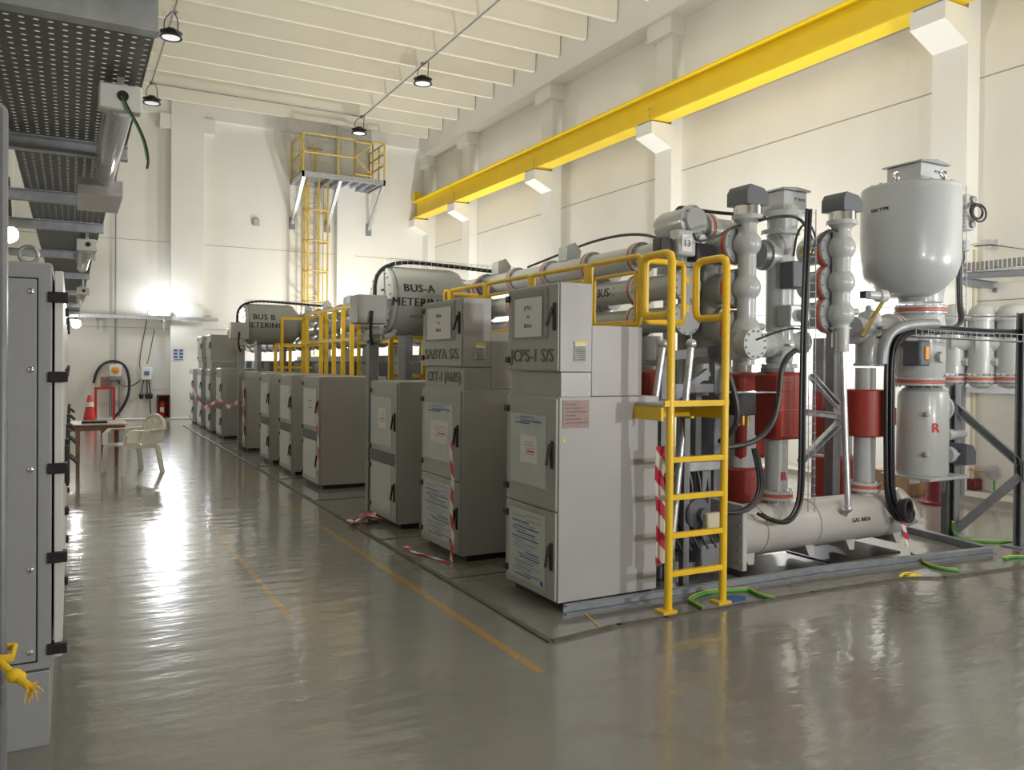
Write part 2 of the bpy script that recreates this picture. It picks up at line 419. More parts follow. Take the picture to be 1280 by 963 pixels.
# ================================================================== HIGH BAY LAMPS AND CONDUIT
t = thing('ceiling_conduit','thin galvanised conduit run hung below the ceiling ribs','conduit',(1.75,22.0,8.49))
MB().tube([(1.90,YF+.1,8.47),(1.72,21.95,8.47)],.018,8).build('conduit_pipe','galvd',t)
MB().tube([(1.72,21.95,8.47),(7.12,21.95,8.47)],.018,8).build('conduit_pipe','galvd',t)
MB().tube([(7.12,21.95,8.47),(6.95,YF+.1,8.47)],.018,8).build('conduit_pipe','galvd',t)
for (x,yv) in ((1.72,21.95),(7.1,21.95),(7.06,17.4),(1.78,17.3)): MB().lathe((x,yv,8.44),ZA,[(0,.05),(.06,.05)],12).build('junction_box','galvd',t)
hang(t)
def lamp(x, yv, label, jx=0):
    t = thing('high_bay_lamp', label, 'lamp', (x,yv,7.98), 'high bay lamps on the ceiling conduit')
    z = 7.98
    MB().lathe((x,yv,z),ZA,[(0,.20),(-.035,.215),(-.045,.20),(-.02,.165),(.03,.16),(.07,.215),(.09,.11),(.14,.09),(.16,.03)],28).build('lamp_housing','blk',t)
    MB().lathe((x,yv,z-.032),ZA,[(0,.165),(.02,.165)],28).build('lamp_lens','lens',t)
    MB().tube([(x-.12,yv,z+.07),(x-.13,yv,z+.30),(x+jx,yv,z+.46),(x+jx,yv,z+.49)],.010,6,2).build('suspension_wire','blk',t)
    MB().tube([(x+.12,yv,z+.07),(x+.13,yv,z+.34),(x+.05+jx,yv,z+.49)],.010,6,1).build('suspension_wire','blk',t)
    hang(t)
lamp(1.70,17.25,'unlit round black high bay lamp, upper of the two at the left')
lamp(1.72,21.85,'unlit round black high bay lamp, lowest of the left pair near the back wall')
lamp(6.99,17.2,'unlit round black high bay lamp nearer of the two right of centre',.09)
lamp(6.98,21.8,'unlit round black high bay lamp above the yellow maintenance platform',.11)

# ================================================================== PLATFORM ON THE BACK WALL
t = thing('maintenance_platform','small high steel platform with yellow guard rails on the back wall','platform',(7.0,23.5,7.0))
zP = 7.02; pl = aZ(378,211,zP); pr = aZ(482,222,zP); yf = (pl.y+pr.y)/2; xl, xr = pl.x, pr.x
yf = max(22.8, min(23.4, yf)); xl = aY(378,211,yf).x; xr = aY(482,222,yf).x; zP = aY(378,213,yf).z
mb = MB().box((xl,yf,zP-.14),(xr,yf+.06,zP)).box((xl,yf,zP-.14),(xl+.06,YB,zP)).box((xr-.06,yf,zP-.14),(xr,YB,zP)).box((xl,YB-.06,zP-.14),(xr,YB,zP))
mb.build('deck_frame','galv',t)
mb = MB(); mb.box((xl,yf+.05,zP-.02),(xr,YB-.05,zP-.005)); mb.build('deck_plate','galvd',t)
mb = MB(); x = xl+.9
while x < xr-.1: mb.bar((x,yf+.05,zP-.08),(x,YB-.05,zP-.08),.035,.09); x += .28
mb.build('joist','galv',t)
for x, wl in ((xl+.05,0),(xl+(xr-xl)*.45,0),(xr-.05,0)):
    MB().bar((x,yf+.05,zP-.13),(x,YB-.03,zP-1.25),.10,.09,(1,0,0)).build('bracket','galv',t)
    MB().box((x-.09,YB-.025,zP-1.45),(x+.09,YB-.001,zP-1.1)).build('wall_plate','galvd',t)
def rails(mb, pts, z0, zs, r, posts=True):
    for z in zs: mb.tube([(p[0],p[1],z) for p in pts], r, 8)
    if posts:
        for p in pts: mb.tube([(p[0],p[1],z0),(p[0],p[1],zs[0])], r, 8)
mb = MB(); rails(mb, [(xl+.03,YB-.03),(xl+.03,yf+.4),(xl+.03,yf+.03),(xl+(xr-xl)*.42,yf+.03),(xl+(xr-xl)*.62,yf+.03)], zP, (zP+1.08,zP+.55), .024); mb.build('guard_rail','dyel',t)
mb = MB(); xg = xl+(xr-xl)*.62; xh = xl+(xr-xl)*.84
rails(mb, [(xg,yf+.03),(xh,yf+.03)], zP, (zP+1.02,zP+.08), .024)
mb.tube([(xg,yf+.03,zP+.55),(xh,yf+.03,zP+1.02)],.02,8).tube([(xg,yf+.03,zP+.6),(xh,yf+.03,zP+.08)],.02,8).build('gate','dyel',t)
mb = MB(); rails(mb, [(xh,yf+.03),(xr-.03,yf+.03),(xr-.03,yf+.5),(xr-.03,YB-.03)], zP, (zP+1.08,zP+.78,zP+.45), .024); mb.build('guard_rail','dyel',t)
MB().tube([(aY(394,200,YB-.35).x,YB-.35,zP),(aY(394,200,YB-.35).x,YB-.35,zP+.92)],.035,8).box((aY(394,200,YB-.35).x-.22,YB-.42,zP+.92),(aY(394,200,YB-.35).x+.22,YB-.28,zP+.95)).build('ladder_stanchion','dyel',t)
hang(t)
xa, xb = aY(385,300,23.9).x, aY(399,300,23.9).x
t = thing('caged_ladder','tall yellow caged ladder climbing the back wall to the platform','ladder',((xa+xb)/2,23.9,0))
for x in (xa,xb): MB().bar((x,23.98,0),(x,23.98,zP-.03),.035,.06).build('stile','dyel',t)
z = .3
while z < zP-.1: MB().tube([(xa,23.98,z),(xb,23.98,z)],.014,6).build('rung','dyel',t); z += .30
xc = (xa+xb)/2
for z in (2.5,3.38,4.26,5.14,6.02): 
    pts = arc((xc,23.98-.33,z),.36,-60,240,16,(1,0,0),(0,-1,0))
    MB().tube(pts,.022,6).build('cage_hoop','dyel',t)
mb = MB()
for a in (-40,0,40,90,140,180,220):
    p = arc((xc,23.65,2.5),.36,a,a,1,(1,0,0),(0,-1,0))[0]; mb.bar(p, p+Vector((0,0,zP-2.55)),.012,.035,(p-Vector((xc,23.65,2.5))).normalized())
mb.build('cage_straps','dyel',t)
hang(t)
p = aY(320,278,YB-.03)
t = thing('wall_junction_box','small grey square box alone on the back wall','junction box',p)
MB().box((p.x-.09,YB-.07,p.z-.10),(p.x+.09,YB-.001,p.z+.10),.008).build('box_body','galvd',t)
MB().box((p.x-.075,YB-.078,p.z-.085),(p.x+.075,YB-.0705,p.z+.085),.003).build('box_cover','galv',t); hang(t)

# ================================================================== BACK WALL EQUIPMENT (left end of the aisle)
def W(x, y, off=.05): return aY(x, y, YB-off)
a = W(88,402,.25); c = W(262,402,.25); zt = 2.72
t = thing('wall_cable_tray','galvanised cable tray running along the back wall on brackets','cable tray',((a.x+c.x)/2,YB-.2,zt))
MB().box((a.x,YB-.42,zt),(3.6,YB-.40,zt+.09)).box((a.x,YB-.12,zt),(3.6,YB-.10,zt+.09)).build('side_rail','galv',t)
mb = MB(); x = a.x+.1
while x < 3.55: mb.box((x,YB-.40,zt+.005),(x+.03,YB-.12,zt+.02)); x += .25
mb.build('tray_rungs','galv',t)
for px in (122,203):
    x = W(px,410).x
    MB().box((x-.03,YB-.45,zt-.06),(x+.03,YB-.001,zt-.001)).box((x-.02,YB-.43,zt-.30),(x+.02,YB-.38,zt-.05)).build('bracket','galvd',t)
hang(t)
q = W(198,403,.3)
t = thing('led_flood_light','lit white flood light clipped to the back wall tray by the pilaster','flood light',(q.x,YB-.5,2.9))
MB().box((q.x-.28,YB-.52,2.82),(q.x+.28,YB-.44,3.0),.01).build('lamp_housing','offw',t)
MB().box((q.x-.25,YB-.527,2.84),(q.x+.25,YB-.5205,2.98)).build('lamp_lens','ledon',t)
MB().box((q.x-.02,YB-.45,2.812),(q.x+.02,YB-.41,2.83)).build('clamp','galvd',t); hang(t)
point('flood_glow_back', (q.x+.12,YB-.68,3.05), 50, (.93,.96,1), .08)
b = aY(95,405,22.6)
t = thing('work_lamp','round glowing work lamp hanging beside the left cabinet row','lamp',b)
MB().ball(b,.11).build('lamp_globe','bulb',t); MB().lathe(b+Vector((0,0,.09)),ZA,[(0,.05),(.10,.04),(.12,.015)],14).build('lamp_holder','blk',t)
MB().tube([b+Vector((0,0,.2)),b+Vector((-.05,.02,.5)),b+Vector((-.3,.05,.75))],.01,6,2).build('flex','blk',t); hang(t)
b2 = aY(11,293,9.5)
t = thing('work_lamp','round glowing work lamp behind the near cable trays at far left','lamp',b2)
MB().ball(b2,.085).build('lamp_globe','bulb',t); MB().lathe(b2+Vector((0,0,.07)),ZA,[(0,.04),(.08,.03),(.5,.008)],14).build('lamp_holder','blk',t); hang(t)
s_ = aY(223,442,YB-.3)
t = thing('safety_notice','small notice with six dark pictograms on the white pilaster','sign',s_)
MB().box((s_.x-.16,YB-.288,s_.z-.20),(s_.x+.16,YB-.281,s_.z+.18)).build('sign_board','paper',t)
mb = MB()
for i in range(2):
    for j in range(3): mb.box((s_.x-.12+i*.14,YB-.294,s_.z+.05-j*.09),(s_.x-.02+i*.14,YB-.2885,s_.z+.115-j*.09))
mb.box((s_.x-.12,YB-.294,s_.z-.175),(s_.x+.12,YB-.2885,s_.z-.155)).build('pictograms','blue',t); hang(t)
# socket boxes
p = W(144,463)
t = thing('switch_box','white wall box with an orange rotary switch above the red frame','switch box',p)
MB().box((p.x-.15,YB-.17,p.z-.17),(p.x+.15,YB-.001,p.z+.16),.012).build('box_body','offw',t)
MB().lathe((p.x,YB-.171,p.z+.0),-YA,[(0,.09),(.02,.09),(.03,.03),(.06,.028)],18).build('rotary_switch','amber',t)
MB().box((p.x-.16,YB-.18,p.z-.26),(p.x+.16,YB-.001,p.z-.18),.01).build('cable_cover','galvd',t)
for dx in (-.13,-.08,.1): MB().tube([(p.x+dx,YB-.08,p.z-.26),(p.x+dx,YB-.06,.1)],.018,8).build('conduit_pipe','galvd',t)
MB().tube([(p.x,YB-.08,8.0),(p.x,YB-.05,p.z+.16)],.018,8).build('conduit_pipe','galvd',t)
hang(t)
p = W(183,466)
t = thing('socket_box','white socket box with two plugs and hanging cables on back wall','socket box',p)
MB().box((p.x-.14,YB-.16,p.z-.19),(p.x+.14,YB-.001,p.z+.14),.012).build('box_body','offw',t)
MB().box((p.x-.06,YB-.172,p.z-.07),(p.x+.06,YB-.1605,p.z+.04)).build('label_plate','blue',t)
for dx in (-.13,.02,.1):
    MB().lathe((p.x+dx,YB-.12,p.z-.55),-ZA,[(0,.03),(.04,.06),(.14,.055),(.17,.02)],12).build('plug','blk',t)
    MB().tube([(p.x+dx*.5,YB-.09,p.z-.19),(p.x+dx,YB-.09,p.z-.55)],.014,6).build('flex','cable',t)
MB().tube([(p.x+.08,YB-.06,p.z-.6),(p.x+.11,YB-.06,.15)],.014,6).build('flex','cable',t)
MB().tube([(p.x,YB-.06,2.7),(p.x-.2,YB-.06,p.z+.2),(p.x-.1,YB-.08,p.z+.05)],.012,6,2).build('flex','cable',t)
MB().tube([W(193,412,.06),W(188,440,.06),W(184,455,.08)],.010,6,1).build('flex','cable',t)
hang(t)
pts = [W(*q_,.10) for q_ in ((117,479),(121,463),(131,453),(145,451),(157,457),(162,475),(161,495),(152,512),(143,522))]
tag(MB().tube(pts,.035,8,2).build('wall_hose','cable'),'thick dark hose looping in an arc around the wall boxes','hose')
tag(MB().tube([W(146,476,.12),W(152,482,.12),W(163,484,.12),W(176,476,.14)],.016,6,2).build('linking_cable','cable'),'thin black cable sagging between the two wall boxes','cable')
p0, p1 = W(119.5,487,.35), W(142.5,487,.35)
t = thing('pipe_frame','red square pipe frame standing against the back wall','pipe frame',((p0.x+p1.x)/2,YB-.35,0))
MB().bar((p0.x,YB-.35,.0),(p0.x,YB-.35,p0.z),.06,.06).build('leg','fred',t); MB().bar((p1.x,YB-.35,0),(p1.x,YB-.35,p0.z),.06,.06).build('leg','fred',t)
MB().bar((p0.x-.03,YB-.35,p0.z+.03),(p1.x+.03,YB-.35,p0.z+.03),.06,.06).build('cross_bar','fred',t); hang(t)
p = aZ(113,527,.05); 
t = thing('traffic_cone','red traffic cone standing beside the red pipe frame','traffic cone',(p.x,23.4,0))
px_ = aY(112,520,23.4).x
MB().box((px_-.2,23.2,0),(px_+.2,23.6,.03),.01).build('base','cone',t)
MB().lathe((px_,23.4,.03),ZA,[(0,.16),(.66,.045),(.68,.03)],24).build('cone_body','cone',t)
MB().lathe((px_,23.4,.03),ZA,[(.38,.1045),(.5,.0845)],24).build('reflective_band','twhite',t); hang(t)
p = aY(204,508,YB-.15)
t = thing('fire_extinguisher_cabinet','dark maroon open box holding an extinguisher at the pilaster foot','cabinet',(p.x,YB-.15,.06))
x0, x1, z0, z1 = aY(196.5,508,YB-.2).x, aY(211.5,508,YB-.2).x, .06, aY(204,494,YB-.2).z
mb = MB().box((x0,YB-.35,z0),(x0+.02,YB-.02,z1)).box((x1-.02,YB-.35,z0),(x1,YB-.02,z1)).box((x0,YB-.35,z1-.02),(x1,YB-.02,z1)).box((x0,YB-.35,z0),(x1,YB-.02,z0+.03)).box((x0,YB-.04,z0),(x1,YB-.02,z1))
mb.build('cabinet_box','maroon',t); hang(t)
xe = aY(202,508,YB-.2).x
t = thing('fire_extinguisher','small red fire extinguisher inside the maroon box','fire extinguisher',(xe,YB-.2,z0+.03))
MB().lathe((xe,YB-.2,z0+.03),ZA,[(0,.08),(.02,.09),(.36,.09),(.42,.03)],18).build('cylinder','fred',t)
MB().lathe((xe,YB-.2,z0+.44),ZA,[(0,.025),(.05,.03)],10).tube([(xe,YB-.2,z0+.49),(xe+.09,YB-.24,z0+.50)],.01,6).build('valve','blk',t)
MB().box((xe-.05,YB-.296,z0+.15),(xe+.05,YB-.288,z0+.28)).build('label_plate','paper',t); hang(t)
# notices
p = W(132,478); tag(MB().box((p.x-.12,YB-.008,p.z-.14),(p.x+.12,YB-.001,p.z+.14)).build('wall_notice','pink'),'small faded red notice on the wall over the pipe frame','notice')
p = W(199,462); tag(MB().box((p.x-.18,YB-.008,p.z-.55),(p.x+.16,YB-.001,p.z+.45)).build('wall_chart','paper'),'tall white chart pinned on the back wall beside socket box','chart')

# ------------------------------------------------------------------ table, chair
Yt = 13.2; zt = aY(100,531,Yt).z; xr_ = aY(160,530,Yt).x
t = thing('wooden_table','low brown wooden table with pale top behind the plastic chair','table',(xr_-.8,Yt,0))
MB().box((xr_-1.7,Yt-.02,zt-.02),(xr_,Yt+.85,zt),.006).build('tabletop','tabtop',t)
MB().box((xr_-1.66,Yt+.02,zt-.10),(xr_-.04,Yt+.05,zt-.0205)).box((xr_-.07,Yt+.05,zt-.10),(xr_-.04,Yt+.8,zt-.0205)).build('apron','wood',t)
xl_ = aZ(97,588,0).x
for (x,yv) in ((xl_,Yt+.06),(aY(130,560,Yt+.06).x,Yt+.06),(xl_-.0+.35,Yt+.75),(xr_-.12,Yt+.75)):
    MB().lathe((x,yv,0),ZA,[(0,.035),(zt-.1,.045)],4).build('leg','wood',t)
hang(t)
p = aY(118,530,Yt+.3)
tag(MB().box((p.x-.17,Yt+.2,zt+.001),(p.x+.17,Yt+.45,zt+.03),.008).build('folder','blk'),'flat black folder lying on the wooden table','folder')
# monobloc chair, facing -X (towards the table) and a little to the camera
def chair():
    t = thing('plastic_chair','white plastic garden armchair beside the brown table','chair',(0,0,0))
    sh = .42
    mb = MB(); n = 8      # seat: dished panel
    g = [[mb.b.verts.new((-.23+.46*i/n, (-.24+.48*j/n)*(1-.06*i/n), sh-.02*math.sin(PI*j/n)-.03*(1-i/n))) for j in range(n+1)] for i in range(n+1)]
    for i in range(n):
        for j in range(n): mb.b.faces.new((g[i][j],g[i+1][j],g[i+1][j+1],g[i][j+1]))
    bmesh.ops.solidify(mb.b, geom=list(mb.b.faces), thickness=.012)
    mb.build('seat','white',t)
    mb = MB()             # fan back: slats radiating to a curved rim; back side is -x
    rim = []
    for i in range(13):
        a = math.radians(-10+200*i/12); rim.append(Vector((-.33-.03*math.sin(a), .29*math.cos(a), sh+.19+.20*max(0,math.sin(a)))))
    mb.tube([(-.18,.30,sh+.16)]+rim+[(-.18,-.30,sh+.16)],.022,8,1)
    for j in range(-4,5):
        y0_ = j*.045; y1_ = j*.068; mb.bar((-.235,y0_,sh-.02),(-.35,y1_,sh+.385-abs(j)*.024),.048,.009,(1,0,0))
    mb.build('backrest','white',t)
    for s in (-1,1):
        mb = MB(); pts = [(-.33,s*.28,sh+.20),(-.2,s*.31,sh+.20),(.0,s*.31,sh+.19),(.16,s*.30,sh+.20),(.24,s*.285,sh+.14),(.25,s*.27,sh-.02)]
        Pp = [Vector(p) for p in pts]
        for a, c in zip(Pp, Pp[1:]): mb.bar(a, c, .07, .016)
        mb.prism([(-.30,s*.285,sh+.0),(-.05,s*.27,sh-.03),(-.12,s*.305,sh+.19),(-.33,s*.295,sh+.20)],(0,s*.008,0))
        mb.prism([(-.22,s*.255,sh-.06),(.24,s*.255,sh-.06),(.24,s*.265,sh-.005),(-.22,s*.265,sh-.005)],(0,s*.012,0))
        mb.build('armrest','white',t)
        for fx, tx in ((.27,.235),(-.30,-.235)):
            mb = MB(); mb.prism([(tx-.035,s*.25,sh-.02),(tx+.035,s*.25,sh-.02),(tx+.03,s*.275,sh-.02),(tx-.03,s*.275,sh-.02)],(fx-tx,s*.03,-(sh-.02)))
            mb.build('leg','white',t)
    return t
ch = chair(); pc = aZ(163,588,0); ch.location = (pc.x, 12.75, 0); ch.rotation_euler = (0,0,math.radians(205))
# ================================================================== LEFT SIDE: CUBICLE ROW, POST, TRAYS
def left_cubicle(y0, y1, label, plinth=True):
    t = thing('control_cubicle', label, 'cabinet', (-.45,y0,0), 'grey control cubicles along the left edge')
    zt = 2.0
    MB().box((-.86,y0,.32),(-.07,y1,zt),.006).build('cabinet_body','cabl',t)
    MB().box((-.86,y0+.0,.0),(-.075,y1,.312),.003).build('plinth','cabl',t)
    MB().box((-.80,y0-.008,.36),(-.125,y0-.001,1.93),.003).build('end_panel','cabl',t)
    MB().box((-.806,y0-.004,.354),(-.119,y0-.0005,1.936)).build('panel_gap','blk',t)
    mb = MB()
    for z in (.40,.74,1.15,1.56,1.88):
        for x in (-.78,-.145): mb.lathe((x,y0-.008,z),-YA,[(0,.012),(.004,.012),(.008,.006)],10)
    mb.build('panel_screws','chrome',t)
    d = MB().box((-.062,y0+.012,.36),(-.030,y1-.012,zt-.03),.003).build('door','offw',t)
    for z in (.40,.78,1.15,1.53,1.86):
        MB().box((-.085,y0-.012,z-.022),(-.012,y0+.05,z+.022),.003).build('hinge','blk',d)
    MB().box((-.030,y1-.16,.95),(-.006,y1-.12,1.15),.005).cyl((-.008,y1-.14,1.10),(.03,y1-.14,1.06),.012,n=8).build('handle','blk',d)
    for x in (-.16,-.76):
        MB().tube(arc((x,y0+.15,zt+.045),.035,0,360,14,(1,0,0),(0,0,1))[:-1],.009,8,0,True).lathe((x,y0+.15,zt),ZA,[(0,.02),(.014,.018)],10).build('lifting_eye','galv',t)
    hang(t)
yv = 3.85
for i, lb in enumerate(['near grey control cubicle with bolted end panel filling the left edge','second control cubicle from the camera, seen edge on behind the nearest one','third control cubicle from the camera in the left row','fourth control cubicle from the camera in the left row','farthest control cubicle of the left row']):
    left_cubicle(yv, yv+1.15, lb); yv += 1.16
xa, xb = aY(-34,500,2.2).x, aY(8,500,2.2).x
t = thing('steel_post','blurred grey steel post close to the camera at the far left','post',(xa/2+xb/2,2.2,0))
zt_ = aY(4,130,2.2).z
MB().box((xa,2.2,.012),(xb,2.26,zt_),.008).build('post_body','galvd',t); MB().box((xa-.04,2.16,0),(xb+.04,2.32,.012)).build('base_plate','galvd',t); hang(t)
p = aY(10,838,2.12)
t = thing('yellow_rope','knotted yellow rope with a frayed end tied round the left post','rope',p)
kz = p.z
MB().tube([(xa-.012,2.19,kz+.012),(xb+.012,2.185,kz+.006),(xb+.014,2.275,kz+.004),(xa-.012,2.275,kz+.01)],.009,8,0,True).build('rope_loop','rope',t)
p2 = aY(18,845,2.15); p3 = aY(36,858,2.12)
MB().ball(p2,.016,(1.1,1,1)).ball(p2+Vector((.012,0,-.004)),.012).tube([(xb-.01,2.185,kz),p2],.008,8).tube([p2,p3],.0085,8).build('knot','rope',t)
mb = MB()
for i in range(16):
    a = math.radians(random.uniform(-115,40)); L_ = random.uniform(.02,.045)
    mb.tube([p3,p3+Vector((math.cos(a)*L_*.5,random.uniform(-.01,.01),math.sin(a)*L_*.5)),p3+Vector((math.cos(a)*L_*.7,random.uniform(-.01,.01),math.sin(a)*L_-.004))],.0014,4)
mb.build('frayed_end','rope',t); hang(t)

# perforated trays over the cubicles
ZT = 2.66
def tray(y0, y1, xl, xr, label):
    t = thing('perforated_cable_tray', label, 'cable tray', ((xl+xr)/2,y0,ZT), 'perforated cable trays above the left cubicles')
    MB().box((xl,y0,ZT),(xr,y1,ZT+.002)).build('tray_bottom','perf',t)
    for x in (xl,xr): MB().box((x-.003,y0,ZT),(x+.003,y1,ZT+.10)).build('side_rail','galv',t)
    hang(t)
yA = aZ(190,38,ZT).y; XRT = .235
ys = [yA, aZ(128,180,ZT).y, aZ(125,245,ZT).y, aZ(122,280,ZT).y, aZ(114,316,ZT).y, 11.2, 14.0, 17, 20, 23.7]
xlt = aZ(22,200,ZT).x
labs = ['nearest perforated steel cable tray overhead in the top left corner','second perforated cable tray from the camera behind the first cross bar','third perforated cable tray from the camera, above the lifting eye','fourth short perforated cable tray section over the left cubicles','fifth perforated cable tray section over the left cubicles']
for i in range(9):
    tray(ys[i]+.05, ys[i+1]-.02, -1.6 if i == 0 else xlt, XRT-.012*i, labs[i] if i < 5 else 'distant overhead cable tray section, number %s back from the camera'%(['six','seven','eight','nine'][i-5]))
for i, yv in enumerate(ys):
    lb = ['nearest','second','third','fourth','fifth','sixth','seventh','eighth','ninth','last'][i]+' galvanised cross channel carrying the left cable trays, counted from the camera'
    t = thing('tray_support_channel', lb, 'support channel', (-.8,yv,ZT), 'cross channels under the left cable trays')
    h = .13 if i == 0 else .07
    if i == 0: MB().channel((XL,yv,ZT-.012+h/2),(XRT+.01,yv,ZT-.012+h/2),.06,h).build('channel','galv',t)
    else: MB().channel((XL,yv,ZT-h/2-.001),(XRT+.02-.012*i,yv,ZT-h/2-.001),.06,h).build('channel','galv',t)
    MB().box((XL,yv-.06,ZT-.16),(XL+.01,yv+.06,ZT+.1)).build('wall_plate','galv',t); hang(t)
# tube lights slung under the tray edge
def tube_light(pa, pb, label, wire=False):
    pa, pb = Vector(pa), Vector(pb)
    t = thing('tube_light', label, 'tube light', pa, 'unlit tube lights under the tray edge')
    d = (pb-pa).normalized()
    MB().lathe(pa, d, [(0,.040),(.01,.046),((pb-pa).length-.01,.046),((pb-pa).length,.04)],22).build('diffuser','tubel',t)
    MB().box(pa+Vector((-.075,-.05,-.03)),pa+Vector((.07,.02,.065)),.006).build('end_box','offw',t)
    for q_ in (pa+Vector((0,.02,.066)), pb+Vector((0,-.1,.066))): MB().box(q_-Vector((.012,.012,0)),(q_.x+.012,q_.y+.012,ZT-.001)).build('hanger','galv',t)
    MB().lathe(pa+Vector((.005,-.052,.022)),-YA,[(0,.020),(.004,.018)],14).build('cable_entry','blk',t)
    MB().bar(pa+Vector((0,0,.055)),pb+Vector((0,0,.055)),.10,.02).build('lamp_housing','alu',t)
    if wire:
        q0 = pa+Vector((.005,-.055,.02))
        Yw = q0.y
        pts = [q0, aY(160,135,Yw), aY(172,155,Yw-.02), aY(182,178,Yw-.03), aY(186,200,Yw-.03), aY(184,211,Yw-.03)]
        MB().tube(pts,.0045,8,2).build('earth_wire','cable',t)
        MB().tube([p+Vector((-.006,0,.0)) for p in pts[:-1]],.003,8,2).build('earth_wire','green',t)
    hang(t)
p0 = aZ(151,132,2.55); p1 = aZ(133,222,2.55)
tube_light((p0.x,p0.y,2.55),(p0.x-.01,p1.y+.0,2.55),'unlit tube light with dangling green and yellow wire under the nearest tray',True)
p0 = aZ(109,310,2.5)
tube_light((p0.x,p0.y,2.5),(p0.x-.02,p0.y+1.6,2.5),'second unlit tube light farther along under the tray edge')
p0 = aZ(104,366,2.45)
tube_light((p0.x,p0.y,2.45),(p0.x-.02,p0.y+1.6,2.45),'third, most distant unlit tube light under the tray edge')
p = aZ(115,228,2.52)
t = thing('lamp_mounting_bracket','bright folded aluminium bracket with dark opening behind the near tube light','bracket',p)
x0_, y0_ = aZ(97,235,2.52).x, p.y
MB().box((x0_,y0_,2.46),(XRT+.0,y0_+.55,2.47)).box((x0_,y0_,2.47),(XRT,y0_+.015,2.54)).box((x0_,y0_+.5,2.47),(x0_+.05,y0_+.515,2.58)).box((XRT-.05,y0_+.5,2.47),(XRT,y0_+.515,2.58)).build('bracket_plate','alu',t)
MB().box((x0_+.03,y0_+.35,2.475),(XRT-.12,y0_+.48,2.57),.005).build('ballast_box','blk',t); hang(t)

# ================================================================== FLOOR STRIPS AND JOINTS
def strip(pts, wd, label, m='strip', h=.012):
    mb = MB(); P = [Vector((x,y,h/2+.0005)) for x,y in pts]
    for a, c in zip(P, P[1:]): mb.bar(a-(c-a).normalized()*wd*.4, c+(c-a).normalized()*wd*.4, wd, h)
    return tag(mb.build('floor_strip', m), label, 'floor strip')
g0 = aZ(692,803,0); g1 = aZ(1280,709,0); g2 = aZ(1180,724,0)
strip([(2.45,21.5),(2.46,12),(2.43,6.2),(g0.x-.02,g0.y)],.035,'dark rubber strip along the floor in front of the cabinet row')
strip([(g0.x,g0.y-.0),(2.95,4.02),(3.3,4.0),(4.6,3.98),(5.6,3.93),(g2.x,g2.y),(8.2,3.62)],.035,'dark rubber strip crossing the floor in front of the yellow ladder')
for yv, lab in ((5.48,'between the first two cabinets'),(6.98,'before the third cabinet'),(9.3,'beside the metering post'),(11.2,'near the fourth cabinet'),(12.7,'near the fifth cabinet'),(14.3,'near the sixth cabinet'),(16.6,'near the seventh cabinet')):
    strip([(2.47,yv),(3.3,yv)],.02,'short dark floor joint strip '+lab,'strip',.004)
strip([(2.92,4.37),(2.82,4.02)],.012,'short mustard line on floor by the nearest cabinet corner','dyel',.003)

# ================================================================== CABINET ROW
XF = 2.75
def placard(mb, y0, y1, z0, z1, x=XF-.021): mb.box((x,y0,z0),(x-.003,y1,z1))
def print_lines(parent, y0, y1, z0, z1, x, seed, m='blue', rows=9, h=.008, name='printing'):
    rr = random.Random(seed); mb = MB()
    for i in range(rows):
        z = z1-(z1-z0)*(i+.5)/rows; L_ = (y1-y0)*rr.uniform(.35,.9); s = rr.uniform(0,(y1-y0)-L_); hh = h*rr.choice((.5,.5,1,1.6))
        mb.box((x,y1-s-L_,z-hh/2),(x-.0015,y1-s,z+hh/2))
    mb.build(name, m, parent)
def door(t, y0, y1, z0, z1, m='cabd', lever=True):
    d = MB().box((XF-.018,y0+.012,z0),(XF,y1-.012,z1),.003).build('door',m,t)
    for z in (z0+.09,z1-.09): MB().box((XF-.03,y1-.05,z-.022),(XF-.001,y1+.016,z+.022),.003).build('hinge','blk',d)
    zc = (z0+z1)/2
    hb = MB().box((XF-.032,y0+.035,zc-.09),(XF-.018,y0+.065,zc+.09),.004).bar((XF-.040,y0+.05,zc+.07),(XF-.052,y0+.07,zc-.07),.014,.020,(0,1,0)).build('handle','blk',d)
    return d
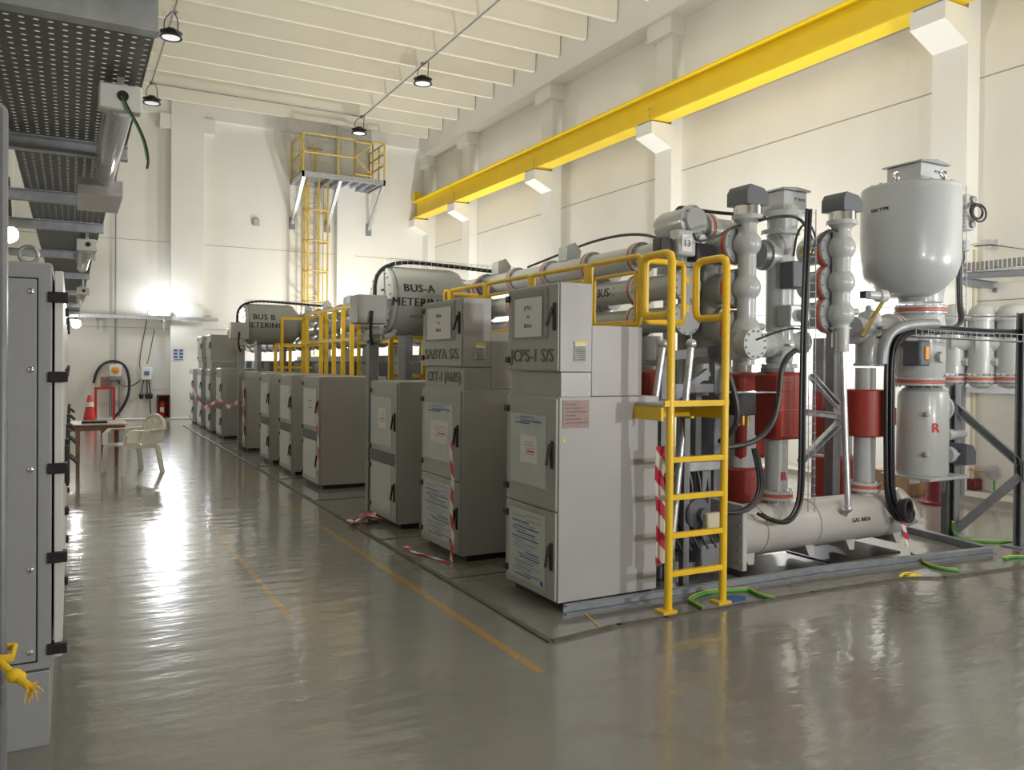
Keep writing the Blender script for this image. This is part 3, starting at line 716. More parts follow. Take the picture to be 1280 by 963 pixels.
def cabinet(y0, y1, label, depth=.78, h=1.39, top=None, base=.05, dark=False, style=0, name=None, sub=None):
    t = thing('local_control_cabinet', label, 'cabinet', (XF+.3,y0,0), 'grey control cabinets standing in a row')
    MB().box((XF,y0,base),(XF+depth,y1,h),.004).build('cabinet_body','cab',t)
    if style: MB().box((XF+.04,y0+.02,0),(XF+depth-.02,y1-.02,base-.0005)).build('plinth','blk',t)
    else: MB().box((XF+.06,y0+.03,0),(XF+depth-.02,y1-.02,base-.0005)).build('plinth','blk',t)
    zs = .645
    du = door(t, y0, y1, zs+.008, h-.012); dl = door(t, y0, y1, base+.012, zs-.004)
    w_ = y1-y0
    for d, za, zb, sd in ((du,.78,1.26,1),(dl,.12,.60,2)):
        MB().box((XF-.0185,y0+.13*w_+.04,za),(XF-.0215,y1-.07,zb)).build('placard','placard' if style == 2 else 'paper' if style else 'placard',d)
    if style == 0:
        print_lines(du, y0+.19, y1-.10, 1.19, 1.25, XF-.0216, 3, rows=4, h=.006)
        MB().box((XF-.0216,y0+.24,.93),(XF-.0236,y1-.22,1.12)).build('printed_notice','paper',du)
        print_lines(du, y0+.27, y1-.25, .98, 1.08, XF-.0237, 5, 'redl', 5, .006)
        print_lines(dl, y0+.18, y1-.11, .14, .58, XF-.0216, 8, rows=24, h=.0055)
        MB().lathe((XF-.0217,y0+.17,.15),-XA,[(0,.02),(.001,.02)],12).build('round_logo','blue',dl)
    else:
        MB().box((XF-.0185,y0+.05,zs-.045),(XF-.022,y1-.05,zs+.075)).build('nameplate','txtg',du)
        MB().box((XF-.0216,y0+.30,.95),(XF-.0230,y1-.28,1.15)).build('printed_notice','paper',du)
        print_lines(du, y0+.33, y1-.31, 1.0, 1.12, XF-.0231, int(y0*7), 'redl', 4, .006)
    if top:
        zm, zt, dx, dm = top      # mid-section top, box top, box depth, rear block depth
        MB().box((XF+.012,y0+.004,h),(XF+dx,y1-.01,zm),.002).build('riser','cabd',t)
        b = MB().box((XF,y0,zm+.003),(XF+dx,y1,zt),.004).build('marshalling_box','cab',t)
        MB().box((XF-.012,y0+.01,zm+.012),(XF-.0005,y1-.008,zt-.008),.003).build('box_door','cabd',b)
        for z in (zm+.08,zt-.07): MB().box((XF-.026,y1-.04,z-.022),(XF-.001,y1+.016,z+.022),.003).build('hinge','blk',b)
        MB().box((XF-.026,y0+.03,zm+.27),(XF-.013,y0+.06,zm+.45),.004).bar((XF-.03,y0+.05,zm+.42),(XF-.05,y0+.085,zm+.30),.014,.018,(0,1,0)).build('handle','blk',b)
        if dm:
            MB().box((XF+dx+.003,y0+.006,h+.003),(XF+dm,y1-.04,1.86),.004).build('rear_cover','cab',t)
            mb = MB()
            for x in (XF+dx+.03,XF+dx+.2,XF+dx+.33): mb.lathe((x,y0+.006,h+.03),-YA,[(0,.007),(.004,.004)],8)
            for z in (h+.1,h+.26,h+.4): mb.lathe((XF+dx+.02,y0+.006,z),-YA,[(0,.007),(.004,.004)],8)
            for x in (XF+.03,XF+.13,XF+.22):
                for z in (h+.025,zm-.025): mb.lathe((x,y0+.004,z),-YA,[(0,.007),(.004,.004)],8)
            mb.build('screws','galv',t)
            if name:
                MB().box((XF+.105,y0-.008,zm+.07),(XF+.195,y0-.0005,zm+.20),.003).build('vent_frame','offw',t)
                mb = MB()
                for i in range(7): mb.prism([(XF+.110,y0-.008,zm+.078+i*.014),(XF+.110,y0-.018,zm+.076+i*.014),(XF+.110,y0-.008,zm+.087+i*.014)],(.08,0,0))
                mb.build('vent_louvres','galv',t)
                MB().box((XF+.105,y0-.0115,zm+.182),(XF+.195,y0-.0085,zm+.2)).build('vent_label','eyel',t)
                sl = MB(); n = 8
                g = [[sl.b.verts.new((XF-.016-.006*random.random(), y0+.13+(w_-.20)*i/n, zm+.22+.335*j/n)) for j in range(n+1)] for i in range(n+1)]
                for i in range(n):
                    for j in range(n): sl.b.faces.new((g[i][j],g[i+1][j],g[i+1][j+1],g[i][j+1]))
                bmesh.ops.solidify(sl.b, geom=list(sl.b.faces), thickness=.001)
                sl.build('plastic_sleeve','film',b)
                MB().box((XF-.0245,y0+.19,zm+.235),(XF-.0255,y1-.13,zm+.50)).build('printed_sheet','paper',b)
                lettering(sub[0], .038, (XF-.0262,(y0+y1)/2+.03,zm+.43), (0,-1,0), ZA, 'txtg', b)
                lettering('TO', .03, (XF-.0262,(y0+y1)/2+.03,zm+.37), (0,-1,0), ZA, 'txtg', b)
                lettering(sub[1], .038, (XF-.0262,(y0+y1)/2+.03,zm+.31), (0,-1,0), ZA, 'txtg', b)
                lettering(name[0], .125, (XF-.0135,(y0+y1)/2,zm+.105), (0,-1,0), ZA, 'txtg', b, bold=.004, width=w_*.86)
                if len(name) > 1: lettering(name[1], .12, (XF+.0105,(y0+y1)/2,(h+zm)/2+.005), (0,-1,0), ZA, 'txtg', t, bold=.004, width=w_*.84)
    hang(t)
    return t
c1 = cabinet(4.41,5.10,'nearest tall grey cabinet stencilled JCPS-1 S/S, right of its neighbours',.80,1.39,(1.55,2.13,.245,.66),name=['JCPS-1 S/S'],sub=['JCPS-1','BUS-A'],base=.06)
nb = MB().box((2.775,4.4085,1.19),(2.975,4.4055,1.37)).build('notice_plate','pink',c1)
print_lines_ = MB()
for i in range(6): print_lines_.box((2.79,4.4053,1.34-i*.024),(2.79+.08+.09*((i*7)%3)/2,4.4045,1.346-i*.024))
print_lines_.build('printing','txtg',nb)
MB().box((2.775,4.4085,1.10),(2.795,4.4065,1.12)).build('sticker','eyel',c1)
for o in (nb,): o.matrix_parent_inverse = Matrix.Translation(c1.location).inverted()
for ch_ in c1.children: ch_.matrix_parent_inverse = Matrix.Translation(c1.location).inverted()
cabinet(5.87,6.69,'tall grey cabinet stencilled SABYA S/S and CKT-1, second in the row',.80,1.39,(1.57,2.13,.25,.66),name=['SABYA S/S','CKT-1 (A605)'],sub=['SABYA','BUS-A'])
cabinet(7.31,8.10,'low grey cabinet beside the metering post, third in the row',.74,1.42,style=2)
cabinet(10.06,10.90,'low grey cabinet with red and white tape, fourth in the row',.86,1.42,style=1)
cabinet(11.50,12.28,'low grey cabinet, fifth in the row from the camera',.80,1.42,style=1)
cabinet(12.96,13.68,'low grey cabinet, sixth in the row from the camera',.80,1.42,style=1)
cabinet(14.95,15.76,'low grey cabinet with tape on its edge, seventh in the row',.86,1.42,style=1)
cabinet(17.56,18.34,'low dark grey cabinet just before the distant tall pair',.9,1.46,style=1)
cabinet(19.10,19.86,'nearer cabinet of the distant tall pair with box on top',.8,1.42,(1.60,2.2,.6,0),style=1)
cabinet(20.50,21.30,'farther cabinet of the distant tall pair with box on top',.8,1.42,(1.60,2.2,.6,0),style=1)
cabinet(21.98,22.70,'last low cabinet of the row close to the back wall',.8,1.42,style=1)

# skid / base frame under the front bay
t = thing('base_frame','galvanised channel base frame lying on the floor under the equipment','base frame',(2.78,4.33,0))
bl = aZ(694,769,0); br = aZ(1244,692,0)
MB().channel((2.78,4.37,.03),(5.1,4.33,.03),.05,.058).channel((5.102,4.33,.03),(br.x,br.y,.03),.05,.058).build('front_channel','galvf',t)
MB().channel((br.x-.05,br.y+.05,.03),(aZ(1145,670,0).x+.2,5.6,.03),.07,.058).build('cross_channel','galvd',t)
hang(t)

# barrier tapes
def tape(pts, label, nrm=(-1,-1,0), wd=.05, step=.10):
    return tag(stripes('barrier_tape', pts, wd, nrm, None, step), label, 'barrier tape')
a = aY(829,560,4.10)
tape([aY(826,558,4.18),aY(824,600,4.20),aY(826,640,4.20),aY(825,705,4.2)],'red and white barrier tape hanging beside the yellow ladder',(0,-1,0),.075,.10)
MBt = MB(); 
tape([aX(568,548,XF-.03),aX(563,560,XF-.06),aX(566,600,XF-.06),aX(564,640,XF-.06),aX(566,670,XF-.06),aX(564,702,XF-.055)],'red and white barrier tape hanging down the second cabinet door',(-1,0,0),.05,.11)
q0 = aZ(562,704,.006)
tape([q0,(q0.x-.05,q0.y+.25,.006),(q0.x-.12,q0.y+.45,.008),(q0.x-.1,q0.y+.7,.006)],'red and white barrier tape lying on the floor by the second cabinet',(0,0,1),.04,.14)
tape([aX(398,508,XF-.055),aX(396,530,XF-.055),aX(398,560,XF-.055),aX(397,592,XF-.055)],'red and white barrier tape down the fourth cabinet door',(-1,0,0),.06,.14)
tape([aX(305,486,XF-.055),aX(304,520,XF-.055),aX(305,555,XF-.055)],'red and white barrier tape down the seventh cabinet door',(-1,0,0),.09,.16)
tape([aX(239,478,XF-.055),aX(246,500,XF-.055),aX(255,510,XF-.055),aX(275,500,XF-.055),aX(286,509,XF-.055),aX(303,499,XF-.055)],'white barrier tape sagging between the distant cabinets',(-1,0,0),.07,.5)
mb = MB(); rr = random.Random(4); c0 = aZ(450,650,.02); tp = []
for i in range(14): tp.append((c0.x+rr.uniform(-.2,.2),c0.y+rr.uniform(-.25,.25),.01+rr.uniform(0,.07)))
tag(stripes('barrier_tape', tp, .05, (0,.3,1), None, .12),'crumpled heap of red and white tape by the metering post','barrier tape')
# ================================================================== YELLOW ACCESS PLATFORM AND LADDER
def rrect(p00, p10, p11, p01, r):       # rounded closed loop through four corners
    P = [Vector(p) for p in (p00,p10,p11,p01)]; out = []
    for i in range(4):
        a, b_, c = P[i-1], P[i], P[(i+1)%4]
        u = (a-b_).normalized()*r; v = (c-b_).normalized()*r
        for k in range(6):
            s = k/5; out.append(b_+u*(1-s)**2+v*s**2)
    return out
XL1, XL2, YL = 3.415, 3.885, 4.12
t = thing('access_ladder','bright yellow steel ladder rising to the platform beside the nearest cabinet','ladder',(3.65,YL,0))
for x, zt in ((XL1,2.335),(XL2,2.335)):
    MB().tube([(x,YL,.012),(x,YL,zt-.05),(x,YL+.012,zt-.015),(x,YL+.05,zt)],.0265,14).build('stile','yel',t)
    MB().box((x-.075,YL-.05,0),(x+.035,YL+.05,.014)).build('foot_plate','yel',t)
for z in (.24,.49,.74,.985): MB().box((XL1,YL-.018,z-.018),(XL2,YL+.018,z+.018),.003).build('rung','yel',t)
MB().box((XL1-.06,YL+.0,1.33),(XL2+.02,YL+.35,1.352),.002).build('step','galv',t)
MB().box((XL1-.06,YL-.02,1.335),(XL2+.02,YL+.0,1.372)).box((XL1-.075,YL+.0,1.24),(XL1-.055,YL+.36,1.328)).box((XL2+.01,YL,1.24),(XL2+.03,YL+.36,1.328)).box((XL1-.075,YL+.34,1.24),(XL2+.03,YL+.36,1.328)).build('step_frame','yel',t)
lp = rrect((XL2,YL,1.93),(XL2,YL+.30,1.93),(XL2,YL+.30,2.335),(XL2,YL,2.335),.07); MB().tube(lp,.026,12,0,True).build('hand_loop','yel',t)
lp = rrect((XL1,YL,1.93),(XL1,YL+.30,1.93),(XL1,YL+.30,2.335),(XL1,YL,2.335),.07); MB().tube(lp,.026,12,0,True).build('hand_loop','yel',t)
a_, b_ = aY(846,330,YL+.33), aY(873,325,YL+.33)
lp = rrect((XL1+.05,YL+.33,1.90),(XL2-.09,YL+.33,1.90),(XL2-.09,YL+.33,2.32),(XL1+.05,YL+.33,2.32),.04); MB().tube(lp,.020,10,0,True).build('gate','yel',t)
MB().box((XL2-.075,YL+.315,1.98),(XL2-.05,YL+.345,2.03)).box((XL2-.075,YL+.315,2.18),(XL2-.05,YL+.345,2.23)).build('gate_hinge','yel',t)
hang(t)
t = thing('platform_guard_rail','long yellow tubular guard rail running back above the nearest cabinets','guard rail',(3.42,4.5,1.36))
XG = 3.42
def railpanel(y0, y1, X=XG, zt=2.34, zm=2.22, z0=1.88, par=None):
    MB().tube([(X,y0,zt),(X,y1,zt)],.021,10).tube([(X,y0,zm),(X,y1,zm)],.015,8).build('rail',  'yel', par)
for y0,y1 in ((4.46,5.06),(5.12,5.92),(5.98,6.78),(6.84,7.6)):
    lp = rrect((XG,y0,1.88),(XG,y1,1.88),(XG,y1,2.35),(XG,y0,2.35),.03); MB().tube(lp,.019,10,0,True).build('rail_frame','yel',t)
    lp = rrect((XG,y0+.05,1.90),(XG,y1-.05,1.90),(XG,y1-.05,2.24),(XG,y0+.05,2.24),.03); MB().tube(lp,.013,8,0,True).build('inner_frame','yel',t)
    MB().box((XG-.02,y1,1.33),(XG+.02,y1+.05,2.35)).build('post','yel',t)
MB().tube([(XG,7.65,2.35),(XG,7.75,2.35),(XG+.05,7.8,2.33),(XG+.4,7.8,2.33)],.02,8).tube([(XG,7.75,2.35),(XG,7.78,2.2),(XG,7.8,1.4)],.02,8).build('end_rail','yel',t)
hang(t)
t = thing('walkway_deck','steel walkway deck behind the nearest cabinets under the yellow guard rail','walkway',(3.65,4.6,1.33))
MB().box((3.57,4.52,1.30),(3.95,7.8,1.345)).build('deck_plate','galvd',t)
MB().box((3.57,4.50,1.22),(3.60,7.8,1.298)).box((3.92,4.50,1.22),(3.95,7.8,1.298)).build('deck_edge','yel',t)
for x, yv in ((3.60,4.56),(3.92,4.56),(3.60,7.7),(3.92,7.7)): MB().box((x-.025,yv-.025,0),(x+.025,yv+.025,1.22)).build('leg','galvd',t)
hang(t)
def guard(pts, z0, zt, zm, label, r=.026, sq=True, closeposts=None):
    t = thing('platform_guard_rail', label, 'guard rail', (pts[0][0],pts[0][1],z0))
    P = [Vector((x,y,0)) for x,y in pts]
    for a, c in zip(P, P[1:]):
        for z in (zt, zm): MB().bar(a+Vector((0,0,z)), c+Vector((0,0,z)), r*1.7, r*1.7).build('rail','yel',t)
    for p in P + [Vector((x,y,0)) for x,y in (closeposts or [])]:
        MB().bar(p+Vector((0,0,z0)), p+Vector((0,0,zt)), r*2, r*2, (0,1,0)).build('post','yel',t)
    hang(t); return t
guard([(3.4,13.3),(3.4,12.45),(3.4,11.75),(3.4,11.3),(3.4,10.88)],0,2.38,1.92,'tall yellow guard rail behind the fourth to sixth cabinets')
guard([(4.15,12.9),(4.15,12.0),(4.15,11.0)],0,2.42,1.92,'inner yellow guard rail beyond the fourth cabinet platform')
guard([(3.4,15.1),(3.75,14.95),(3.75,13.4)],0,2.40,1.90,'short yellow guard rail box below the end of the BUS B tank')
guard([aX(x_,445,3.9).xy for x_ in ()] or [(3.35,15.4),(3.62,15.4),(3.90,15.4),(4.2,15.4)],0,1.93,1.5,'low yellow guard rail under the BUS B tank')
guard([(3.30,9.05),(3.42,9.05),(3.72,9.05),(4.3,9.05),(4.7,9.05)],0,1.90,1.45,'low yellow guard rail under the BUS-A tank')
guard([(3.3,20.3),(3.3,19.4),(3.3,18.6)],0,2.38,1.92,'most distant yellow guard rail behind the tall cabinet pair')

# ================================================================== METERING TANKS
def metering(x0, yv, zc, r, ln, lines, sizes, label, near):
    t = thing('metering_tank', label, 'tank', (x0,yv,zc))
    MB().lathe((x0,yv,zc),XA,[(0,r*.90),(.03,r*.97),(.05,r),(ln*.78,r),(ln*.86,r*.95),(ln*.92,r*.75),(ln,r*.55)],44).build('tank_shell','meter',t)
    MB().lathe((x0-.045,yv,zc),XA,[(0,r*.93),(.02,r*.98),(.055,r*.98)],44).build('end_flange','gis',t)
    mb = MB(); bolts(mb,(x0-.05,yv,zc),XA,r*.86,20,.012,.02); mb.build('bolts','galv',t)
    MB().box((x0-.055,yv-r*.5,zc-.02),(x0-.047,yv-r*.2,zc+.0)).box((x0-.055,yv-r*.3,zc+.1),(x0-.047,yv-r*.1,zc+.12)).build('tag_plate','blk',t)
    MB().lathe((x0+ln,yv,zc),XA,[(0,r*.62),(.03,r*.62)],36).build('flange','gis',t)
    MB().lathe((x0+ln+.031,yv,zc),XA,[(0,r*.6),(.025,r*.6)],36).build('insulating_ring','ring',t)
    MB().lathe((x0+ln+.057,yv,zc),XA,[(0,r*.62),(.03,r*.62)],36).build('outlet_pipe','meter',t)
    el = math.radians(18)
    for i, s in enumerate(lines):
        a = el - i*(.155/r)
        o0 = Vector((x0+ln*.28, yv-math.cos(a)*(r+.002), zc+math.sin(a)*(r+.002)))
        lettering(s, sizes[i], o0, XA, Vector((0,math.sin(a),math.cos(a))), 'txt', t, bold=.004 if sizes[i] > .05 else 0, bend=('y',r+.002), spacing=1.08)
    # cable over the top in a wire tray
    MB().tube([(x0-.16,yv-.15,zc-.05),(x0-.15,yv-.12,zc+r*.75),(x0+.1,yv-.1,zc+r+.05),(x0+ln*.6,yv-.1,zc+r+.045),(x0+ln+.6,yv-.1,zc+r+.0)],.022,8,3).build('cable','cable',t)
    mb = MB(); x = x0
    while x < x0+ln+.6: mb.tube([(x,yv-.16,zc+r+.07),(x,yv-.16,zc+r+.008),(x,yv-.02,zc+r+.008),(x,yv-.02,zc+r+.07)],.003,4); x += .07
    for yy in (-.16,-.02): mb.tube([(x0,yv+yy,zc+r+.07),(x0+ln+.6,yv+yy,zc+r+.07)],.003,4)
    mb.build('wire_tray','galv',t)
    for xs in (x0+.25,x0+ln*.7):
        MB().box((xs-.04,yv-.12,.0),(xs+.04,yv+.12,zc-r+.01)).build('pedestal','galvd',t)
    hang(t)
metering(3.02,8.50,2.285,.38,.95,['BUS-A','METERING','GAS TYPE'],[.125,.125,.042],'large grey horizontal tank stencilled BUS-A METERING on pedestals',True)
metering(2.86,15.8,2.31,.385,1.02,['BUS B','METERING'],[.15,.14],'distant grey horizontal tank stencilled BUS B METERING',False)
def ctl_post(x, yv, zb, label1, label2, w=.24):
    t = thing('steel_support_post', label1, 'post', (x,yv,0))
    MB().box((x-.055,yv-.05,.012),(x+.055,yv+.05,zb-.03),.004).build('post_body','galvd',t); MB().box((x-.1,yv-.09,0),(x+.1,yv+.09,.012)).build('base_plate','galvd',t)
    MB().box((x-.08,yv-.07,zb-.03),(x+.08,yv+.07,zb-.001)).build('cap_plate','galvd',t); hang(t)
    t = thing('drive_box', label2, 'drive box', (x,yv,zb))
    MB().box((x-.20,yv-.12,zb+.17),(x+.12,yv+.16,zb+.47),.01).build('box_body','cab',t)
    MB().lathe((x+.03,yv,zb),ZA,[(0,.05),(.15,.05)],14).tube([(x+.1,yv-.05,zb+.03),(x+.22,yv,zb+.06),(x+.28,yv+.1,zb+.12)],.03,8,1).box((x-.04,yv-.09,zb+.05),(x+.09,yv+.06,zb+.11),.01).build('linkage','gis',t)
    MB().tube([(x-.06,yv-.15,zb+.3),(x-.08,yv-.16,zb+.05),(x-.03,yv-.1,zb-.05)],.018,8,2).build('cable','cable',t)
    hang(t)
ctl_post(2.80,8.24,1.84,'slim grey steel post in front of the BUS-A tank','grey drive box on the post at the left end of BUS-A tank')
ctl_post(2.72,14.88+.45,1.84,'distant slim steel post in front of the BUS B tank','grey drive box on the post at the left end of BUS B tank')

# ================================================================== GAS INSULATED SWITCHGEAR
def flange(mb, c, ax, r, th=.03): mb.lathe(Vector(c)-Vector(ax).normalized()*th/2, ax, [(0,r*.97),(.004,r),(th-.004,r),(th,r*.97)], 30)
def redring(t, c, ax, r, th=.022):
    MB().lathe(Vector(c)-Vector(ax).normalized()*th/2, ax, [(0,r),(th,r)], 30).build('insulating_ring','ring',t)
def jointset(t, c, ax, r, n=12, m='gis'):     # two flanges with a red spacer and bolts
    c = Vector(c); ax = Vector(ax).normalized()
    mb = MB(); flange(mb,c-ax*.026,ax,r,.026); flange(mb,c+ax*.026,ax,r,.026); mb.build('flange',m,t)
    redring(t,c,ax,r*.985,.024)
    mb = MB(); bolts(mb,c-ax*.045,ax,r*.88,n,.007,.016); bolts(mb,c+ax*.045,ax,r*.88,n,.007,.016); mb.build('bolts','galvd',t)

# three stacked bus tubes running back along the hall
YE = 4.98; XB = aY(860,355,YE).x
zb_ = [aY(860,312,YE).z, aY(860,356,YE).z, aY(860,398,YE).z]
busl = ['top','middle','bottom']
for i, zc in enumerate(zb_):
    t = thing('bus_tube','%s of the three stacked grey bus tubes running back behind the guard rail'%busl[i],'bus tube',(XB,YE,zc),'stacked bus tubes')
    r = .105
    MB().lathe((XB,YE,zc),YA,[(0,r*1.28),(.05,r*1.28),(.052,r),(18.2,r),(18.4,.02)],30).build('tube_shell','gis',t)
    mb = MB(); bolts(mb,(XB,YE,zc),YA,r*1.14,12,.008,.014); mb.build('bolts','galvd',t)
    yy = YE+.62; k = 0
    while yy < 22.5:
        jointset(t,(XB,yy,zc),YA,r*1.30,10); yy += .72 if k%2 == 0 else .74; k += 1
    if i == 1: lettering('BUS-1',.11,(XB-r-.001,YE+.98,zc),(0,-1,0),ZA,'txt',t,bold=.002,bend=('y',r+.001))
    hang(t)
# vertical stand for the bus tubes, repeated bay by bay, with drive heads on the upper side
for k, yb in enumerate((5.3,6.75,8.2,9.65,11.1,12.55,14.0,15.45,16.9,18.35)):
    wd = ['first','second','third','fourth','fifth','sixth','seventh','eighth','ninth','tenth'][k]
    t = thing('disconnector_stack','%s disconnector stack along the bus tubes counted from the camera'%wd,'disconnector',(XB+.3,yb,0),'disconnector stacks joined to the bus tubes')
    for zc in zb_:
        MB().lathe((XB+.14,yb,zc),XA,[(0,.075),(.10,.085),(.12,.12),(.15,.12)],26).build('branch','gis',t)
        MB().ball((XB+.42,yb,zc),.135,n=24).build('housing','gis',t)
        MB().lathe((XB+.42,yb-.12,zc),-YA,[(0,.09),(.05,.10),(.07,.10)],24).build('cover','gis',t)
    MB().cyl((XB+.42,yb,zb_[2]-.5),(XB+.42,yb,zb_[0]+.1),.075,n=20).build('core_tube','gis',t)
    MB().box((XB+.30,yb-.09,.06),(XB+.36,yb+.09,1.42)).box((XB+.48,yb-.09,.06),(XB+.54,yb+.09,1.42)).box((XB+.28,yb-.11,1.35),(XB+.56,yb+.11,1.42)).build('stand','galvd',t)
    if k > 0:
        MB().prism([(XB-.05,yb-.05,2.62),(XB+.10,yb-.05,2.62),(XB+.12,yb-.05,2.72),(XB+.05,yb-.05,2.80),(XB-.04,yb-.05,2.76)],(0,.16,0)).build('drive_head','gis',t)
        MB().bar((XB-.08,yb,2.50),(XB+.02,yb,2.66),.06,.03).cyl((XB+.1,yb,2.44),(XB+.1,yb,2.64),.045).build('drive_linkage','galvd',t)
    for s in (-1,1):
        MB().tube([(XB-.32+.02*s,yb+.16*s,.12),(XB-.12,yb+.16*s,1.62)],.026,10).build('strut','galv',t)
    MB().bar((XB-.16,yb-.2,1.62),(XB-.16,yb+.2,1.62),.05,.05).build('cross_bar','galvd',t)
    hang(t)
# operating mechanism low behind the ladder
t = thing('breaker_mechanism','cluttered dark breaker drive mechanism on a low frame behind the ladder','breaker mechanism',(4.0,4.9,0))
MB().box((3.62,4.62,.06),(4.30,4.70,.14)).box((3.62,5.3,.06),(4.30,5.38,.14)).box((3.62,4.7,.06),(3.7,5.3,.14)).build('frame','galvd',t)
MB().box((3.66,4.58,.92-.10),(4.35,5.2,.92-.03),.006).build('shelf','galv',t)
for (x_,y_) in ((3.72,4.66),(4.18,4.66),(3.72,5.1),(4.18,5.1)): MB().box((x_,y_,.141),(x_+.08,y_+.08,.82)).build('leg','galvd',t)
MB().lathe((4.02,4.62,.52),-YA,[(0,.11),(.10,.11),(.13,.05),(.18,.05)],22).ball((3.98,4.62,.60),.075).build('gearbox','dgrey',t)
MB().box((4.0,4.40,.40),(4.14,4.46,.54),.01).build('valve_block','pipew',t)
MB().box((4.08,4.55,.06),(4.34,4.78,.28),.01).build('pedestal_box','galvd',t)
for i in range(7):
    x = 3.72+i*.08; MB().tube([(x,4.7,.9),(x+.05,4.66,.7),(x-.03,4.6,.5),(x+.1,4.55,.25)],.012,6,2).build('hose','cable',t)
MB().box((3.62,5.4,.15),(4.3,5.62,1.19),.02).build('drive_cabinet','dgrey',t)
hang(t)
# inclined struts behind the ladder
for (a, c, lb) in (((838,698,4.5),(864,430,4.62),'bright steel strut leaning inside the yellow ladder opening'),((800,640,4.75),(829,430,4.8),'bright steel strut leaning behind the left ladder stile')):
    A = aY(*a); B = aY(*c); t = thing('inclined_strut', lb, 'strut', A)
    MB().tube([A,B],.026,12).build('strut_tube','galv',t)
    MB().ball(A,.035).box((A.x-.04,A.y-.04,.061),(A.x+.04,A.y+.04,max(.08,A.z-.02))).build('foot_joint','galvd',t); MB().ball(B,.04).build('head_joint','galv',t); hang(t)
t = thing('support_gantry','dark grey welded steel gantry with diagonal brace behind the ladder','gantry',(3.95,5.0,0))
q = [aY(836,445,4.98),aY(885,438,4.98),aY(838,500,4.98),aY(885,465,4.98)]
MB().bar(q[0],q[1]+Vector((.1,0,0)),.05,.07).build('upper_beam','galvd',t)
MB().bar((q[0].x-.06,4.98,1.42),(q[1].x+.1,4.98,1.42),.05,.07).build('lower_beam','galvd',t)
MB().bar(q[2],q[3],.04,.06).build('brace','galvd',t)
for x in (q[0].x-.06,q[1].x+.08): MB().bar((x,4.98,0),(x,4.98,q[0].z),.07,.07,(0,1,0)).build('leg','galvd',t)
hang(t)

# ---- lower horizontal vessel
YV = 4.72; xv0 = aY(905,690,YV).x; xv1 = aY(1118,660,YV).x; zv = .31; rv = .195
t = thing('lower_gas_vessel','long pale horizontal gas vessel lying low on feet at the front','gas vessel',(xv0,YV,0))
MB().lathe((xv0,YV,zv),XA,[(0,rv*1.0),(.02,rv),(xv1-xv0-.10,rv),(xv1-xv0-.02,rv*.80),(xv1-xv0+.02,rv*.5)],40).build('vessel_shell','gisw',t)
MB().box((xv0-.05,YV-.25,.062),(xv0-.002,YV+.25,zv+.25),.006).build('end_plate','gisw',t)
mb = MB()
for a in range(-2,3):
    for s in (-1,1): mb.cyl((xv0-.062,YV+s*.21,zv+a*.09),(xv0-.05,YV+s*.21,zv+a*.09),.012,n=6)
mb.build('bolts','galvd',t)
for px in (925,1000,1050,1108):
    x = aY(px,690,YV).x
    MB().prism([(x-.06,YV-.10,zv-.15),(x+.06,YV-.10,zv-.15),(x+.028,YV-.12,.062),(x-.028,YV-.12,.062)],(0,.24,0)).build('foot','gisw',t)
for px in (937,1003):
    x = aY(px,650,YV).x; MB().lathe((x,YV,zv),XA,[(0,rv*1.0),(.005,rv*1.045),(.025,rv*1.045),(.03,rv)],40).build('weld_band','gisw',t)
lx = aY(1052,667,YV).x
mb = MB(); rr = random.Random(2)
aa = math.radians(5)
MBx = lettering('GAS AREA',.05,(lx,YV-math.cos(aa)*(rv+.002),zv+math.sin(aa)*(rv+.002)),XA,Vector((0,math.sin(aa),math.cos(aa))),'txt',t,bold=.001,bend=('y',rv+.002))
# saddle nozzle at the right end
xs = aY(1112,640,YV).x
MB().lathe((xs,YV-.02,zv),(.35,-.6,.45),[(0,.17),(.16,.17),(.18,.14),(.2,.05)],30).build('end_nozzle','gisw',t)
hang(t); V0 = t

def pole(px_, YV, name, ctl, ctr, ctt, ctb, lab, wide=.055):
    x = aY(px_,600,YV).x; zb = zv+rv
    t = thing('gas_pole', lab, 'gas pole', (x,YV,zb))
    MB().lathe((x,YV,zb-.02),ZA,[(0,.09),(.05,.095)],26).build('nozzle','gisw',t)
    jointset(t,(x,YV,zb+.06),ZA,.135,12,'gisw')
    zt = aY(px_,ctb,YV).z
    MB().cyl((x,YV,zb+.09),(x,YV,zt+.02),wide+.035,n=28).build('pole_tube','gis',t)
    return t, x, zt
# pole 1 with square red current transformer
t, x1, z1 = pole(970,YV,'',0,0,465,548,'front gas pole lettered R with square red transformer case')
zt1 = aY(975,465,YV).z
MB().box((x1-.15,YV-.16,z1),(x1+.16,YV+.12,zt1),.03).build('transformer_case','red',t)
MB().box((x1-.16,YV-.168,z1+.235),(x1+.06,YV-.161,z1+.243)).build('case_ledge','ring',t)
lettering('R',.10,(x1-.01,YV-.092,.72),XA,ZA,'redl',t,bold=.004,bend=('x',.092))
MB().lathe((x1,YV,zt1),ZA,[(0,.13),(.03,.13)],28).build('top_plate','galvd',t)
MB().lathe((x1+.02,YV,zt1+.03),ZA,[(0,.14),(.035,.14),(.04,.10),(.12,.11),(.30,.10)],30).build('cone_body','gis',t)
hang(t); P1 = t
